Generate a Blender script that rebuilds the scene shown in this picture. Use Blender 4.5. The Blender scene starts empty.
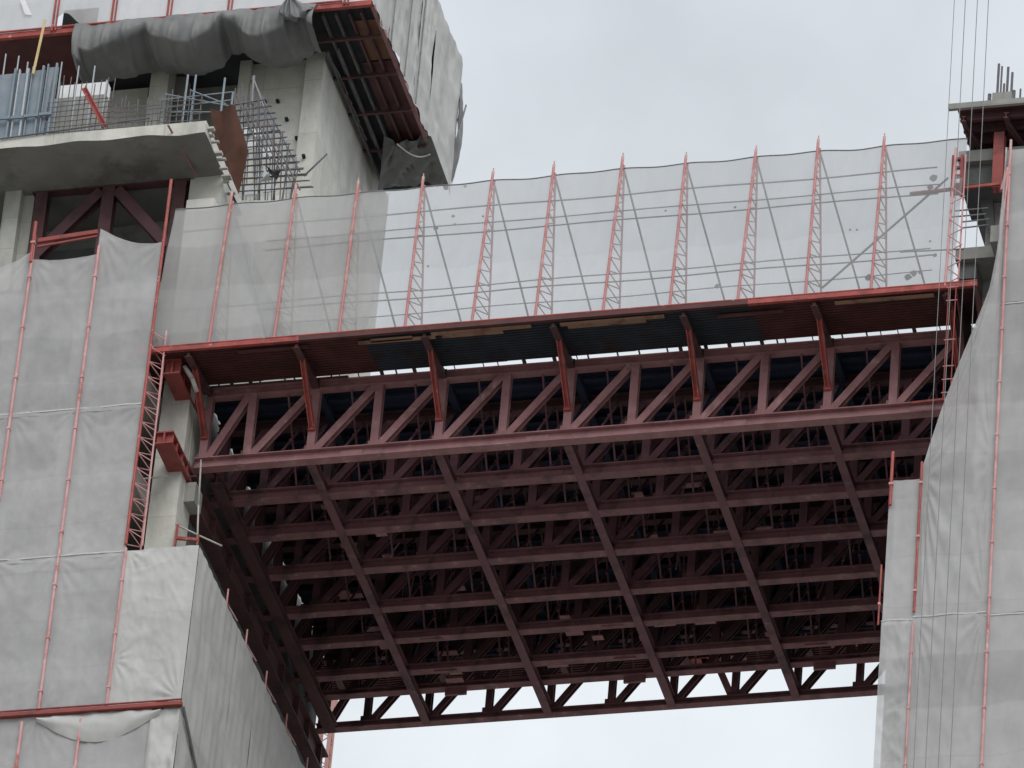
import bpy, bmesh, math, random
from mathutils import Vector, Matrix, noise
random.seed(7)
V = Vector
scene = bpy.context.scene
C = scene.collection

# ------------------------------------------------------------------ camera
W, H = 1024, 768
FPX = 7837.3
PITCH, YAW, ROLL = 0.6154862, -0.2896633, 0.0912451
CAM = V((65.485306, -185.685839, -134.874761))
_f = V((math.sin(YAW)*math.cos(PITCH), math.cos(YAW)*math.cos(PITCH), math.sin(PITCH)))
_r0 = V((math.cos(YAW), -math.sin(YAW), 0)); _u0 = _r0.cross(_f)
_r = math.cos(ROLL)*_r0 + math.sin(ROLL)*_u0
_u = -math.sin(ROLL)*_r0 + math.cos(ROLL)*_u0
cd = bpy.data.cameras.new('camera'); co = bpy.data.objects.new('camera', cd); C.objects.link(co)
m = Matrix((_r, _u, -_f)).transposed().to_4x4(); m.translation = CAM
co.matrix_world = m
cd.sensor_width = 36; cd.lens = FPX/W*36; cd.clip_start = 1; cd.clip_end = 6000
scene.camera = co
GROUND = CAM.z - 1.7

def P(x, y, X=None, Y=None, Z=None):
    d = _f + _r*((x-W/2)/FPX) - _u*((y-H/2)/FPX)
    if X is not None: t = (X-CAM.x)/d.x
    elif Y is not None: t = (Y-CAM.y)/d.y
    else: t = (Z-CAM.z)/d.z
    return CAM + d*t
def pix(p):
    d = V(p)-CAM; z = d.dot(_f)
    return (W/2+FPX*d.dot(_r)/z, H/2-FPX*d.dot(_u)/z)

# ------------------------------------------------------------------ materials
def nodes(name):
    m = bpy.data.materials.new(name); m.use_nodes = True
    nt = m.node_tree; nt.nodes.clear()
    return m, nt, nt.nodes, nt.links
def ramp_col(nt, fac, cols):
    r = nt.nodes.new('ShaderNodeValToRGB')
    while len(r.color_ramp.elements) < len(cols): r.color_ramp.elements.new(0.5)
    for e, (p, c) in zip(r.color_ramp.elements, cols):
        e.position = p; e.color = (c[0], c[1], c[2], 1)
    nt.links.new(fac, r.inputs['Fac']); return r.outputs['Color']
def tex(nt, scale, detail=5, rough=0.6, stretch=(1,1,1)):
    tc = nt.nodes.new('ShaderNodeTexCoord'); mp = nt.nodes.new('ShaderNodeMapping')
    mp.inputs['Scale'].default_value = stretch
    n = nt.nodes.new('ShaderNodeTexNoise'); n.inputs['Scale'].default_value = scale
    n.inputs['Detail'].default_value = detail; n.inputs['Roughness'].default_value = rough
    nt.links.new(tc.outputs['Object'], mp.inputs['Vector']); nt.links.new(mp.outputs['Vector'], n.inputs['Vector'])
    return n.outputs['Fac']
def mix(nt, a, b, fac, mode='MIX'):
    x = nt.nodes.new('ShaderNodeMix'); x.data_type = 'RGBA'; x.blend_type = mode
    for sock, v in ((x.inputs['Factor'], fac), (x.inputs['A'], a), (x.inputs['B'], b)):
        if isinstance(v, (int, float)): sock.default_value = v
        elif isinstance(v, tuple): sock.default_value = (v[0], v[1], v[2], 1)
        else: nt.links.new(v, sock)
    return x.outputs['Result']
def surf(name, c1, c2, scale=2.0, rough=0.7, metal=0.0, bump=0.15, stretch=(1,1,1), stain=None, stain_scale=0.6, stain_stretch=(1,1,1), stain_lo=.52, stain_hi=.66, spec=0.3, fleck=None, joints=None):
    m, nt, N, L = nodes(name)
    f = tex(nt, scale, 6, .62, stretch)
    col = ramp_col(nt, f, [(.32, c1), (.68, c2)])
    if stain:
        f2 = tex(nt, stain_scale, 7, .68, stain_stretch)
        k = ramp_col(nt, f2, [(stain_lo, (0,0,0)), (stain_hi, (1,1,1))])
        col = mix(nt, col, stain, k)
    if fleck:
        fc, fs, lo, hi = fleck
        col = mix(nt, col, fc, ramp_col(nt, tex(nt, fs, 6, .7), [(lo, (0,0,0)), (hi, (.8,.8,.8))]))
    if joints:      # board marks of the formwork
        tc = N.new('ShaderNodeTexCoord'); sp = N.new('ShaderNodeSeparateXYZ'); cb = N.new('ShaderNodeCombineXYZ'); ad = N.new('ShaderNodeMath')
        L.new(tc.outputs['Object'], sp.inputs[0]); L.new(sp.outputs['X'], ad.inputs[0]); L.new(sp.outputs['Y'], ad.inputs[1])
        L.new(ad.outputs[0], cb.inputs['X']); L.new(sp.outputs['Z'], cb.inputs['Y'])
        bk = N.new('ShaderNodeTexBrick'); bk.offset = .0; L.new(cb.outputs[0], bk.inputs['Vector'])
        bk.inputs['Scale'].default_value = 1; bk.inputs['Brick Width'].default_value = joints[0]; bk.inputs['Row Height'].default_value = joints[1]
        bk.inputs['Mortar Size'].default_value = .018; bk.inputs['Color1'].default_value = (1,1,1,1); bk.inputs['Color2'].default_value = (.9,.9,.89,1); bk.inputs['Mortar'].default_value = (.80,.79,.77,1)
        col = mix(nt, col, bk.outputs['Color'], 1.0, 'MULTIPLY')
    b = N.new('ShaderNodeBsdfPrincipled'); o = N.new('ShaderNodeOutputMaterial')
    b.inputs['Roughness'].default_value = rough; b.inputs['Metallic'].default_value = metal
    b.inputs['Specular IOR Level'].default_value = spec
    L.new(col, b.inputs['Base Color'])
    if bump:
        bp = N.new('ShaderNodeBump'); bp.inputs['Strength'].default_value = bump; bp.inputs['Distance'].default_value = .05
        f3 = tex(nt, scale*4, 5, .6, stretch); L.new(f3, bp.inputs['Height']); L.new(bp.outputs['Normal'], b.inputs['Normal'])
    L.new(b.outputs['BSDF'], o.inputs['Surface'])
    return m
def netmat(name, c1, c2, alpha, transl=0.35, scale=.5, stretch=(1,1,.35), avar=.08, rolls=True):
    m, nt, N, L = nodes(name)
    f = tex(nt, scale, 6, .65, stretch)
    col = ramp_col(nt, f, [(.3, c1), (.7, c2)])
    f2 = tex(nt, 3.5, 4, .6, (1,1,.25))
    col = mix(nt, col, ramp_col(nt, f2, [(.3, (.92,.92,.92)), (.7, (1,1,1))]), 1.0, 'MULTIPLY')
    if rolls:       # sewn net widths of slightly different age
        tc = N.new('ShaderNodeTexCoord'); sp = N.new('ShaderNodeSeparateXYZ'); cb = N.new('ShaderNodeCombineXYZ'); ad = N.new('ShaderNodeMath')
        L.new(tc.outputs['Object'], sp.inputs[0]); L.new(sp.outputs['X'], ad.inputs[0]); L.new(sp.outputs['Y'], ad.inputs[1])
        nw = N.new('ShaderNodeMath'); nw.operation = 'MULTIPLY_ADD'; L.new(tex(nt, .6, 3), nw.inputs[0]); nw.inputs[1].default_value = .5; L.new(sp.outputs['Z'], nw.inputs[2])
        L.new(ad.outputs[0], cb.inputs['X']); L.new(nw.outputs[0], cb.inputs['Y'])
        bk = N.new('ShaderNodeTexBrick'); bk.offset = .5; L.new(cb.outputs[0], bk.inputs['Vector']); bk.inputs['Scale'].default_value = 1
        bk.inputs['Brick Width'].default_value = 400; bk.inputs['Row Height'].default_value = 1.75; bk.inputs['Mortar Size'].default_value = .06; bk.inputs['Mortar Smooth'].default_value = 1
        bk.inputs['Color1'].default_value = (.84,.84,.84,1); bk.inputs['Color2'].default_value = (1,1,1,1); bk.inputs['Mortar'].default_value = (.92,.92,.92,1)
        col = mix(nt, col, bk.outputs['Color'], 1.0, 'MULTIPLY')
    d = N.new('ShaderNodeBsdfDiffuse'); t = N.new('ShaderNodeBsdfTranslucent'); x = N.new('ShaderNodeMixShader')
    x.inputs[0].default_value = transl
    L.new(col, d.inputs['Color']); L.new(col, t.inputs['Color'])
    L.new(d.outputs[0], x.inputs[1]); L.new(t.outputs[0], x.inputs[2])
    tr = N.new('ShaderNodeBsdfTransparent'); y = N.new('ShaderNodeMixShader')
    fa = tex(nt, .9, 4, .6)
    mr = N.new('ShaderNodeMapRange'); mr.inputs['From Min'].default_value = .3; mr.inputs['From Max'].default_value = .7
    mr.inputs['To Min'].default_value = max(0, alpha-avar); mr.inputs['To Max'].default_value = min(1, alpha+avar)
    L.new(fa, mr.inputs['Value'])
    L.new(mr.outputs['Result'], y.inputs[0])
    L.new(tr.outputs[0], y.inputs[1]); L.new(x.outputs[0], y.inputs[2])
    o = N.new('ShaderNodeOutputMaterial'); L.new(y.outputs[0], o.inputs['Surface'])
    return m
M = {}
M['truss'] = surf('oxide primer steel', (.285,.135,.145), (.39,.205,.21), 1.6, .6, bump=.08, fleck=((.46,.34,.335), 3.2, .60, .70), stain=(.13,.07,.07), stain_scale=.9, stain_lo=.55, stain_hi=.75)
M['truss_shaded'] = surf('shaded primer steel', (.140,.064,.078), (.205,.096,.110), 1.3, .65, bump=.08, fleck=((.27,.18,.18), 2.6, .60, .70), stain=(.07,.042,.042), stain_scale=.8)  # same primer as the front truss, interior shade put into the colour
M['truss_lit'] = surf('lit chord primer steel', (.19,.085,.098), (.27,.13,.14), 1.4, .6, bump=.08, stain=(.10,.055,.06), stain_scale=.9, fleck=((.34,.23,.235), 2.8, .60, .70))  # inner bottom chords: more light painted in than the shaded copy
M['truss_dark'] = surf('dark primer steel', (.085,.042,.046), (.125,.058,.062), 1.2, .65, bump=.08, stain=(.05,.03,.03), stain_scale=.8)  # dark paint; on inner top chords and webs it stands for shade
M['red'] = surf('red primer paint', (.30,.058,.052), (.43,.098,.085), 2.2, .5, bump=.05, fleck=((.5,.36,.33), 4, .61, .68), stain=(.2,.06,.05), stain_scale=1.8)
M['chord'] = surf('sun faded red paint', (.42,.16,.15), (.52,.25,.24), 1.3, .55, bump=.05, stain=(.56,.36,.35), stain_scale=1.5)
M['redpink'] = surf('faded red paint', (.55,.25,.25), (.66,.40,.40), 1.1, .6, bump=.04, stain=(.44,.14,.13), stain_scale=1.2, fleck=((.6,.56,.53), 4.5, .60, .66))
M['girder'] = surf('red girder paint', (.24,.055,.05), (.33,.08,.072), 1.7, .5, bump=.06, stain=(.16,.05,.045), stain_scale=1.0)
M['canopy_red'] = surf('red brown sheet', (.075,.030,.030), (.125,.046,.044), 1.3, .6, bump=.05, stain=(.07,.032,.03), stain_scale=1.1)
M['canopy_blue'] = surf('blue grey sheet', (.030,.037,.050), (.05,.060,.076), 1.2, .6, bump=.05, stain=(.05,.03,.03), stain_scale=1.0)
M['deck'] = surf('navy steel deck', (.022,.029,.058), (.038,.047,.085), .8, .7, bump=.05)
M['timber'] = surf('weathered plank', (.24,.14,.10), (.36,.22,.155), 1.5, .8, stretch=(.2,1,1), stain=(.14,.07,.05), stain_scale=1.2)
M['ply'] = surf('brown plywood', (.17,.085,.05), (.26,.14,.085), 1.0, .8, stretch=(1,.25,1))
M['rust'] = surf('rusted sheet', (.06,.024,.016), (.10,.042,.027), 1.5, .85, stain=(.06,.03,.02), stain_scale=1.6)
M['concrete'] = surf('pale concrete', (.44,.44,.40), (.58,.58,.535), .9, .9, bump=.2, stain=(.34,.335,.30), stain_scale=.7, stain_stretch=(1,1,.22), stain_lo=.5, stain_hi=.72, joints=(2.4,1.2))
M['concrete_mid'] = surf('grey concrete', (.26,.26,.245), (.37,.37,.35), .8, .9, bump=.25, stain=(.2,.2,.185), stain_scale=.5, joints=(2.4,1.2))
M['soffit'] = surf('shaded soffit', (.20,.20,.185), (.30,.30,.28), .5, .9, bump=.3, stain=(.15,.15,.14), stain_scale=.4)  # concrete darkened for the occlusion under the slab
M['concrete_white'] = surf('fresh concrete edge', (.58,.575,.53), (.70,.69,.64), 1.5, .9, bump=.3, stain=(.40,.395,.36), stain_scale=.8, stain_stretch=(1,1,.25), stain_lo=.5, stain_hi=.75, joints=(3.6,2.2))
M['concrete_dark'] = surf('dark concrete', (.10,.105,.105), (.17,.175,.17), .8, .9, bump=.2)  # concrete in a darker grey
M['shade'] = surf('near black shade', (.03,.032,.036), (.05,.052,.056), .8, .9)  # near-black colour in place of deep shade
M['net'] = netmat('grey scaffold net', (.70,.693,.70), (.755,.748,.755), .75, .28, scale=.35, stretch=(1,1,.7))
M['net_pale'] = netmat('pale scaffold net', (.68,.68,.665), (.74,.74,.72), .91, .2)
M['net_thin'] = netmat('thin safety net', (.56,.565,.57), (.62,.625,.63), .56, .40, avar=.05)
M['net_warm'] = netmat('warm safety net', (.66,.65,.61), (.72,.71,.67), .52, .3, avar=.10, scale=.8, stretch=(1,1,.3))
M['tarp'] = surf('grey tarpaulin', (.14,.142,.144), (.205,.207,.204), .8, .5, bump=.1, stain=(.23,.23,.22), stain_scale=.7, stain_lo=.58, stain_hi=.75)
M['tarp_pale'] = surf('pale tarpaulin', (.42,.42,.41), (.53,.53,.515), .7, .65, bump=.15, stain=(.36,.36,.35), stain_scale=.8, stain_stretch=(1,1,.3))
M['hem'] = surf('white net hem', (.50,.50,.49), (.60,.60,.59), 2, .8)
M['pipe'] = surf('galvanised tube', (.17,.175,.185), (.27,.275,.285), 2, .5, metal=.2, stain=(.12,.10,.09), stain_scale=2)
M['rebar'] = surf('weathered rebar', (.10,.10,.115), (.17,.165,.175), 3, .7, stain=(.14,.075,.05), stain_scale=2)
M['form_blue'] = surf('blue formwork steel', (.18,.22,.265), (.26,.305,.35), 1.5, .5, stain=(.28,.30,.32), stain_scale=1.4)
M['form_pale'] = surf('scuffed formwork rib', (.36,.40,.44), (.5,.53,.56), 2, .6)
M['rope'] = surf('steel rope', (.20,.20,.205), (.27,.27,.275), 4, .6)
M['cable'] = surf('dirty white cable', (.42,.40,.38), (.55,.53,.5), 3, .7)
M['white'] = surf('white sheet', (.7,.71,.72), (.8,.8,.8), 2, .7)
M['yellow'] = surf('yellow timber pole', (.55,.44,.2), (.66,.54,.3), 2, .7)
M['black'] = surf('black rag', (.02,.02,.02), (.035,.035,.035), 2, .9)
M['ground'] = surf('dusty ground', (.24,.232,.215), (.32,.307,.285), .05, .95, bump=0, stain=(.2,.2,.16), stain_scale=.02)
M['crane'] = surf('pale red crane paint', (.42,.22,.20), (.5,.28,.25), 2, .6)

# ------------------------------------------------------------------ mesh builder
class MB:
    def __init__(s): s.v = []; s.f = []
    def add(s, vs, fs):
        k = len(s.v); s.v += [V(p) for p in vs]; s.f += [[i+k for i in f] for f in fs]; return s
    def frame(s, p, q, up):
        d = (q-p).normalized(); up = V(up)
        if abs(d.dot(up)) > .98: up = V((0,1,0)) if abs(d.y) < .9 else V((1,0,0))
        sd = d.cross(up).normalized(); u2 = sd.cross(d).normalized()
        return d, sd, u2
    def prof(s, p, q, pts, up=(0,0,1), caps=True):
        p, q = V(p), V(q); d, sd, u2 = s.frame(p, q, up); n = len(pts)
        vs = [p+sd*a+u2*b for a, b in pts]+[q+sd*a+u2*b for a, b in pts]
        fs = [[i, (i+1) % n, n+(i+1) % n, n+i] for i in range(n)]
        if caps: fs += [list(range(n))[::-1], list(range(n, 2*n))]
        return s.add(vs, fs)
    def bar(s, p, q, w, h, up=(0,0,1)):
        return s.prof(p, q, [(-w/2,-h/2),(w/2,-h/2),(w/2,h/2),(-w/2,h/2)], up)
    def ibeam(s, p, q, w, h, up=(0,0,1), t=.035, tw=.03):
        a, b = w/2, h/2
        pts = [(-a,-b),(a,-b),(a,-b+t),(tw/2,-b+t),(tw/2,b-t),(a,b-t),(a,b),(-a,b),(-a,b-t),(-tw/2,b-t),(-tw/2,-b+t),(-a,-b+t)]
        return s.prof(p, q, pts, up)
    def tube(s, p, q, r, n=7, up=(0,0,1), r2=None):
        p, q = V(p), V(q); d, sd, u2 = s.frame(p, q, up); r2 = r if r2 is None else r2
        cs = [(math.cos(2*math.pi*i/n), math.sin(2*math.pi*i/n)) for i in range(n)]
        vs = [p+sd*a*r+u2*b*r for a, b in cs]+[q+sd*a*r2+u2*b*r2 for a, b in cs]
        fs = [[i, (i+1) % n, n+(i+1) % n, n+i] for i in range(n)]+[list(range(n))[::-1], list(range(n, 2*n))]
        return s.add(vs, fs)
    def path(s, pts, r, n=6):
        for a, b in zip(pts[:-1], pts[1:]): s.tube(a, b, r, n)
        return s
    def box(s, a, b):
        x0,y0,z0 = a; x1,y1,z1 = b
        if x0 > x1: x0,x1 = x1,x0
        if y0 > y1: y0,y1 = y1,y0
        if z0 > z1: z0,z1 = z1,z0
        return s.add([(x0,y0,z0),(x1,y0,z0),(x1,y1,z0),(x0,y1,z0),(x0,y0,z1),(x1,y0,z1),(x1,y1,z1),(x0,y1,z1)],
                     [[3,2,1,0],[4,5,6,7],[0,1,5,4],[1,2,6,5],[2,3,7,6],[3,0,4,7]])
    def hexa(s, c):   # 8 corners bottom 4, top 4
        return s.add(c, [[3,2,1,0],[4,5,6,7],[0,1,5,4],[1,2,6,5],[2,3,7,6],[3,0,4,7]])
    def slab(s, poly, off):   # polygon extruded by vector
        n = len(poly); off = V(off)
        return s.add([V(p) for p in poly]+[V(p)+off for p in poly],
                     [list(range(n))[::-1], list(range(n, 2*n))]+[[i,(i+1)%n,n+(i+1)%n,n+i] for i in range(n)])
    def grid(s, fn, nu, nv):
        k = len(s.v)
        for j in range(nv+1):
            for i in range(nu+1): s.v.append(V(fn(i/nu, j/nv)))
        for j in range(nv):
            for i in range(nu):
                a = k+j*(nu+1)+i; s.f.append([a, a+1, a+nu+2, a+nu+1])
        return s

ORIG = {}
def obj(name, mb, mat, parent=None, smooth=False, bevel=0):
    o0 = ORIG.get(parent.name, V((0,0,0))) if parent else V((0,0,0))
    me = bpy.data.meshes.new(name)
    me.from_pydata([tuple(p-o0) for p in mb.v], [], mb.f)
    bm = bmesh.new(); bm.from_mesh(me); bmesh.ops.recalc_face_normals(bm, faces=bm.faces)
    bm.to_mesh(me); bm.free()
    me.materials.append(M[mat]); me.update()
    if smooth:
        for p in me.polygons: p.use_smooth = True
    o = bpy.data.objects.new(name, me); C.objects.link(o)
    if parent: o.parent = parent; ORIG[o.name] = o0
    return o
def tag(o, label, cat, group=None):
    o['label'] = label; o['category'] = cat; o['kind'] = 'thing'
    if group: o['group'] = group
    return o
def thing(name, loc, label, cat, group=None):
    o = bpy.data.objects.new(name, None); o.location = loc; o.empty_display_size = .3
    C.objects.link(o); ORIG[o.name] = V(loc); return tag(o, label, cat, group)
def copy_tree(o, parent=None):
    c = o.copy(); C.objects.link(c); ORIG[c.name] = ORIG.get(o.name, V((0,0,0)))
    if parent: c.parent = parent
    for ch in list(o.children): copy_tree(ch, c)
    return c

# ------------------------------------------------------------------ ground (the scene hangs some 135 m above it)
g = MB(); g.add([(-3000,-3000,GROUND),(3000,-3000,GROUND),(3000,3000,GROUND),(-3000,3000,GROUND)], [[0,1,2,3]])
go = obj('ground', g, 'ground'); go['kind'] = 'structure'

# ------------------------------------------------------------------ bridge
ROWS = [0, 1.885, 3.836, 6.007, 8.214, 10.016, 11.843, 13.174, 14.642]
PX = [.6, 2.0] + [2.0*i for i in range(2, 13)]      # post positions
HT = 2.6
br = thing('truss_bridge', (12,7,0), 'rust red steel truss bridge seen from below between the two netted towers', 'bridge')
X0, X1 = .35, 24.4
def make_truss(Y, webs=True, kx=None):
    o = V((0,Y,0))
    t = bpy.data.objects.new('truss', None); C.objects.link(t); t.parent = br
    t.location = o - V((12,7,0)); ORIG[t.name] = o
    far = Y > 14; slim = {6.007:.34, 8.214:.31, 10.016:.28, 11.843:.25, 13.174:.20}.get(Y, .38); mw = 'truss' if Y < 1 else 'truss_shaded'  # webs behind the front truss get the shaded copy
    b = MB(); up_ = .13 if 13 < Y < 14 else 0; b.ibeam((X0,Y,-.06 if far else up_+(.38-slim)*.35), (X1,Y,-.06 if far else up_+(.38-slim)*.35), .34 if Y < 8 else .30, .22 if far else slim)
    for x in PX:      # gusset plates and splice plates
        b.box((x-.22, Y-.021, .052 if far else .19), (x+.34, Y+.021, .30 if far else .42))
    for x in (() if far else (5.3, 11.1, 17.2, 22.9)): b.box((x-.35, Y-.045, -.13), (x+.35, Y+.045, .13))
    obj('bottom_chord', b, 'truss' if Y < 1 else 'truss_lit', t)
    b = MB(); b.ibeam((X0,Y,HT), (X1,Y,HT), .30, .32); obj('top_chord', b, 'truss' if Y < .1 else 'truss_dark', t)  # inner top chords: same paint, shade under the deck painted in
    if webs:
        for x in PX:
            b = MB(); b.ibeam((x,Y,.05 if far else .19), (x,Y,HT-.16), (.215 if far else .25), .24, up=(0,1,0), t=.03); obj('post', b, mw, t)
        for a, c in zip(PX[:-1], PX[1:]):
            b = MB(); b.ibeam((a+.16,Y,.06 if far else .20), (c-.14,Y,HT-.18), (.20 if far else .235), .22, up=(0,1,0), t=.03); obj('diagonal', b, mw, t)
        if kx:
            b = MB(); b.ibeam((kx-.16,Y,.2), (kx-1.1,Y,HT-.18), .22, .2, up=(0,1,0)); obj('diagonal', b, 'truss', t)
    else:
        b = MB()
        for x in PX: b.ibeam((x,Y,.19), (x,Y,HT-.16), .25, .24, up=(0,1,0))
        for a, c in zip(PX[:-1], PX[1:]): b.ibeam((a+.16,Y,.20), (c-.14,Y,HT-.18), .22, .20, up=(0,1,0))
        w = obj('web_members', b, 'truss_dark', t); w['kind'] = 'stuff'  # deep rows, their shade carried by the dark colour
    return t
for j, Y in enumerate(ROWS):
    make_truss(Y, j not in (5,6,7), 14.0 if j == 8 else None)
for x in (.75, 4, 8, 12, 16, 20, 24):
    b = MB()
    for a, c in zip(ROWS[:-1], ROWS[1:]):   # between chords, a little below their centre line
        b.ibeam((x, a+.016, -.035), (x, c-.016, -.035), .25, .30)
        b.box((x-.125,a+.171,-.192), (x+.125,a+.5,-.187))
    b.box((x-.13,.18,-.20), (x+.13,ROWS[-1]-.18,-.193))
    obj('cross_beam', b, 'truss_shaded', br)  # underside shade painted into the beam colour
for x in (4, 8, 12, 16, 20, 24):
    b = MB()
    for a, c in zip(ROWS[:-1], ROWS[1:]):
        b.ibeam((x+.02, a+.03, HT-.03), (x+.02, c-.03, HT-.03), .22, .24)
        b.ibeam((x+.02, a+.18, .28), (x+.02, c-.18, HT-.25), .16, .16, up=(1,0,0))
    obj('cross_frame', b, 'deck', br)  # deck navy instead of primer, to paint in the shade up here
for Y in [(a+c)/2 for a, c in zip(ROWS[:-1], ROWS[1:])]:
    b = MB(); b.ibeam((X0,Y,HT+.17), (X1,Y,HT+.17), .14, .2); obj('joist', b, 'deck', br)  # joists likewise carry their shade in the navy colour
b = MB()      # profiled deck sheet
n = 0; y = .32
prof = []
while y < 14.5:
    prof += [(y, 2.93), (y+.16, 2.93), (y+.19, 2.87), (y+.31, 2.87), (y+.34, 2.93)]; y += .36
k = len(prof)
b.add([(X0,a,c) for a, c in prof]+[(X1,a,c) for a, c in prof], [[i,i+1,k+i+1,k+i] for i in range(k-1)])
b.box((X0,.32,2.95), (X1,14.5,3.10))
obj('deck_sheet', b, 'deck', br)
for x in range(3, 24, 2):      # light sway bracing between the trusses, at the half bays
    b = MB()
    for a, c in zip(ROWS[:-2], ROWS[1:-1]):
        b.bar((x,a+.03,.20), (x,c-.03,2.46), .055, .055); b.bar((x+.07,c-.03,.20), (x+.07,a+.03,2.46), .055, .055)
        b.box((x-.03,(a+c)/2-.06,1.27),(x+.1,(a+c)/2+.06,1.39))
    obj('sway_brace', b, 'truss_shaded', br)
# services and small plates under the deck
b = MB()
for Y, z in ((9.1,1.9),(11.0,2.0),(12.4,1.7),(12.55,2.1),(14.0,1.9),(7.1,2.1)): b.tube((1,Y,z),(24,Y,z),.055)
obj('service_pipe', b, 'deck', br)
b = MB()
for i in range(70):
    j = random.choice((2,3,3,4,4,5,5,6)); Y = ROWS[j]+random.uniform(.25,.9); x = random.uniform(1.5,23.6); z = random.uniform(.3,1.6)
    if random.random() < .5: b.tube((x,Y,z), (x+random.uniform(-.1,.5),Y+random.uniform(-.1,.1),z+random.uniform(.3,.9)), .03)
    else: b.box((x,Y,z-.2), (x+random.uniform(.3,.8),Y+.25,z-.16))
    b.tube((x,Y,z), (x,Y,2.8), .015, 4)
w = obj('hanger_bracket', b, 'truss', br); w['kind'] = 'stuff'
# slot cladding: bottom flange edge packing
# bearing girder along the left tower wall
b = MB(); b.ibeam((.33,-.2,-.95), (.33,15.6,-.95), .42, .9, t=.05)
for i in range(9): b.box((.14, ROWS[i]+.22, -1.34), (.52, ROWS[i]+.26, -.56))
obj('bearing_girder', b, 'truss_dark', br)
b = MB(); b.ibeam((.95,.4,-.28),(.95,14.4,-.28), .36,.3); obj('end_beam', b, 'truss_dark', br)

# ------------------------------------------------------------------ debris canopies (front and rear)
ARMX = [.6,4,8,12,16,20,24]
def canopy(sgn, y0, label, red_all, reach=2.6):
    t = thing('debris_canopy', (12, y0, HT), label, 'canopy')
    Ye = y0 + sgn*reach; ze = 2.52; Yi = y0+sgn*.25; zi = 2.82
    xs = [-1.0, .6] + [4,8,12,16,20,24] + [24.85]
    tilt = lambda u: zi+(ze-zi)*u
    for a, c in zip(xs[:-1], xs[1:]):
        nh = max(1, round((c-a)/2))
        for h in range(nh):
            xa = a+(c-a)*h/nh-.02; xb = a+(c-a)*(h+1)/nh+.02; dz = .014*(h%2)
            b = MB(); pr = []; nc = 15
            for i in range(nc):      # trapezoidal ribs running along the bridge
                u0 = i/nc; du = 1/nc
                for uu, zz in ((0,.0),(.42,.0),(.5,-.055),(.92,-.055)):
                    u = u0+uu*du; pr.append((Yi+(Ye-Yi)*u, tilt(u)+zz+dz))
            k = len(pr)
            b.add([(xa,p,q) for p, q in pr]+[(xb,p,q) for p, q in pr]+[(xa,p,q+.012) for p, q in pr]+[(xb,p,q+.012) for p, q in pr],
                  [[i,i+1,k+i+1,k+i] for i in range(k-1)]+[[2*k+i,2*k+i+1,3*k+i+1,3*k+i] for i in range(k-1)]
                  +[[0,k,3*k,2*k],[k-1,2*k-1,4*k-1,3*k-1]]+[[i,i+1,2*k+i+1,2*k+i] for i in range(k-1)])
            blue = (not red_all) and 5.9 < (xa+xb)/2 < 17.6
            o = obj('sheet', b, 'canopy_blue' if blue else 'canopy_red', t)
            if blue: o['label'] = 'blue grey corrugated sheet'
    for x in ARMX:
        b = MB()     # tapered bracket arm
        e = .05
        b.slab([(x-e,y0+sgn*.17,HT-.14),(x-e,y0+sgn*.17,HT+.13),(x-e,Ye-sgn*.1,ze-.09),(x-e,Ye-sgn*.1,ze-(.22 if sgn < 0 else .13))], (2*e,0,0))
        b.box((x-.11,y0+sgn*.16,HT-.17),(x+.11,y0+sgn*.2,HT+.15))
        b.slab([(x-.11,y0+sgn*.18,HT-.165),(x+.11,y0+sgn*.18,HT-.165),(x+.11,Ye-sgn*.1,ze-(.235 if sgn < 0 else .145)),(x-.11,Ye-sgn*.1,ze-(.235 if sgn < 0 else .145))], (0,0,.022))
        obj('arm', b, 'truss_dark', t)
        if reach > 2:
            b = MB(); b.ibeam((x,y0+sgn*.18,.98), (x,y0+sgn*1.75,ze-.10), .16, .16, up=(1,0,0))
            b.box((x-.11,y0+sgn*.13,.86),(x+.11,y0+sgn*.21,1.08))
            obj('strut', b, 'red', t)
    for a, c, mm in ((-1.05,4.1,'red'),(4.103,18.0,'canopy_red'),(18.003,24.95,'red')):
        b = MB(); b.bar((a,Ye,ze+.0),(c,Ye,ze+.0), .12, .15); obj('edge_beam', b, mm, t)
        b = MB(); b.tube((a,Ye+sgn*.03,ze+.115),(c,Ye+sgn*.03,ze+.115), .035); obj('edge_rail', b, 'red', t)
    b = MB()     # clips that break the daylight gap
    x = .9
    while x < 24.3:
        w = random.choice((.03,.05,.05,.12)); b.bar((x,y0+sgn*.27,zi),(x,y0+sgn*.06,HT+.17), w, .02); x += random.uniform(.25,.95)
    b.box((.4,y0+sgn*.245,zi-.06),(5.0,y0+sgn*.10,zi-.04))
    o = obj('clip_strip', b, 'truss_dark', t); o['kind'] = 'stuff'
    return t, Ye, ze
can, YE, ZE = canopy(-1, 0, 'corrugated red and blue debris canopy on the near edge of the bridge', False)
for i, (a, c, yy) in enumerate(((5.9,8.3,.28),(8.2,11.3,.34),(12.2,15.4,.30),(12.4,14.8,.52),(6.3,7.6,.5),(20.6,23.6,.45),(17.0,19.0,.33),(2.1,4.3,.4),(8.5,10.4,.56))):
    b = MB(); yy = .14+.15*(i%3 == 0)+.02*i; b.box((a, YE+yy-.07, ZE-.13+.02*(i%2)), (c, YE+yy+.07, ZE-.09+.02*(i%2)))
    obj('plank', b, 'timber' if i not in (6,7) else 'canopy_red', can)
b = MB()        # closing plates at the right end of the canopy
b.slab([(24.30,YE+.1,ZE-.02),(24.30,YE+.1,ZE-.3),(24.30,-.25,.6),(24.30,-.25,2.7)], (.04,0,0)); b.slab([(24.86,YE,ZE+.05),(24.86,YE,ZE-.2),(24.86,-.3,.75),(24.86,1.6,.1),(24.86,2.2,2.7)], (.04,0,0))
obj('end_plate', b, 'canopy_red', can)
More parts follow.
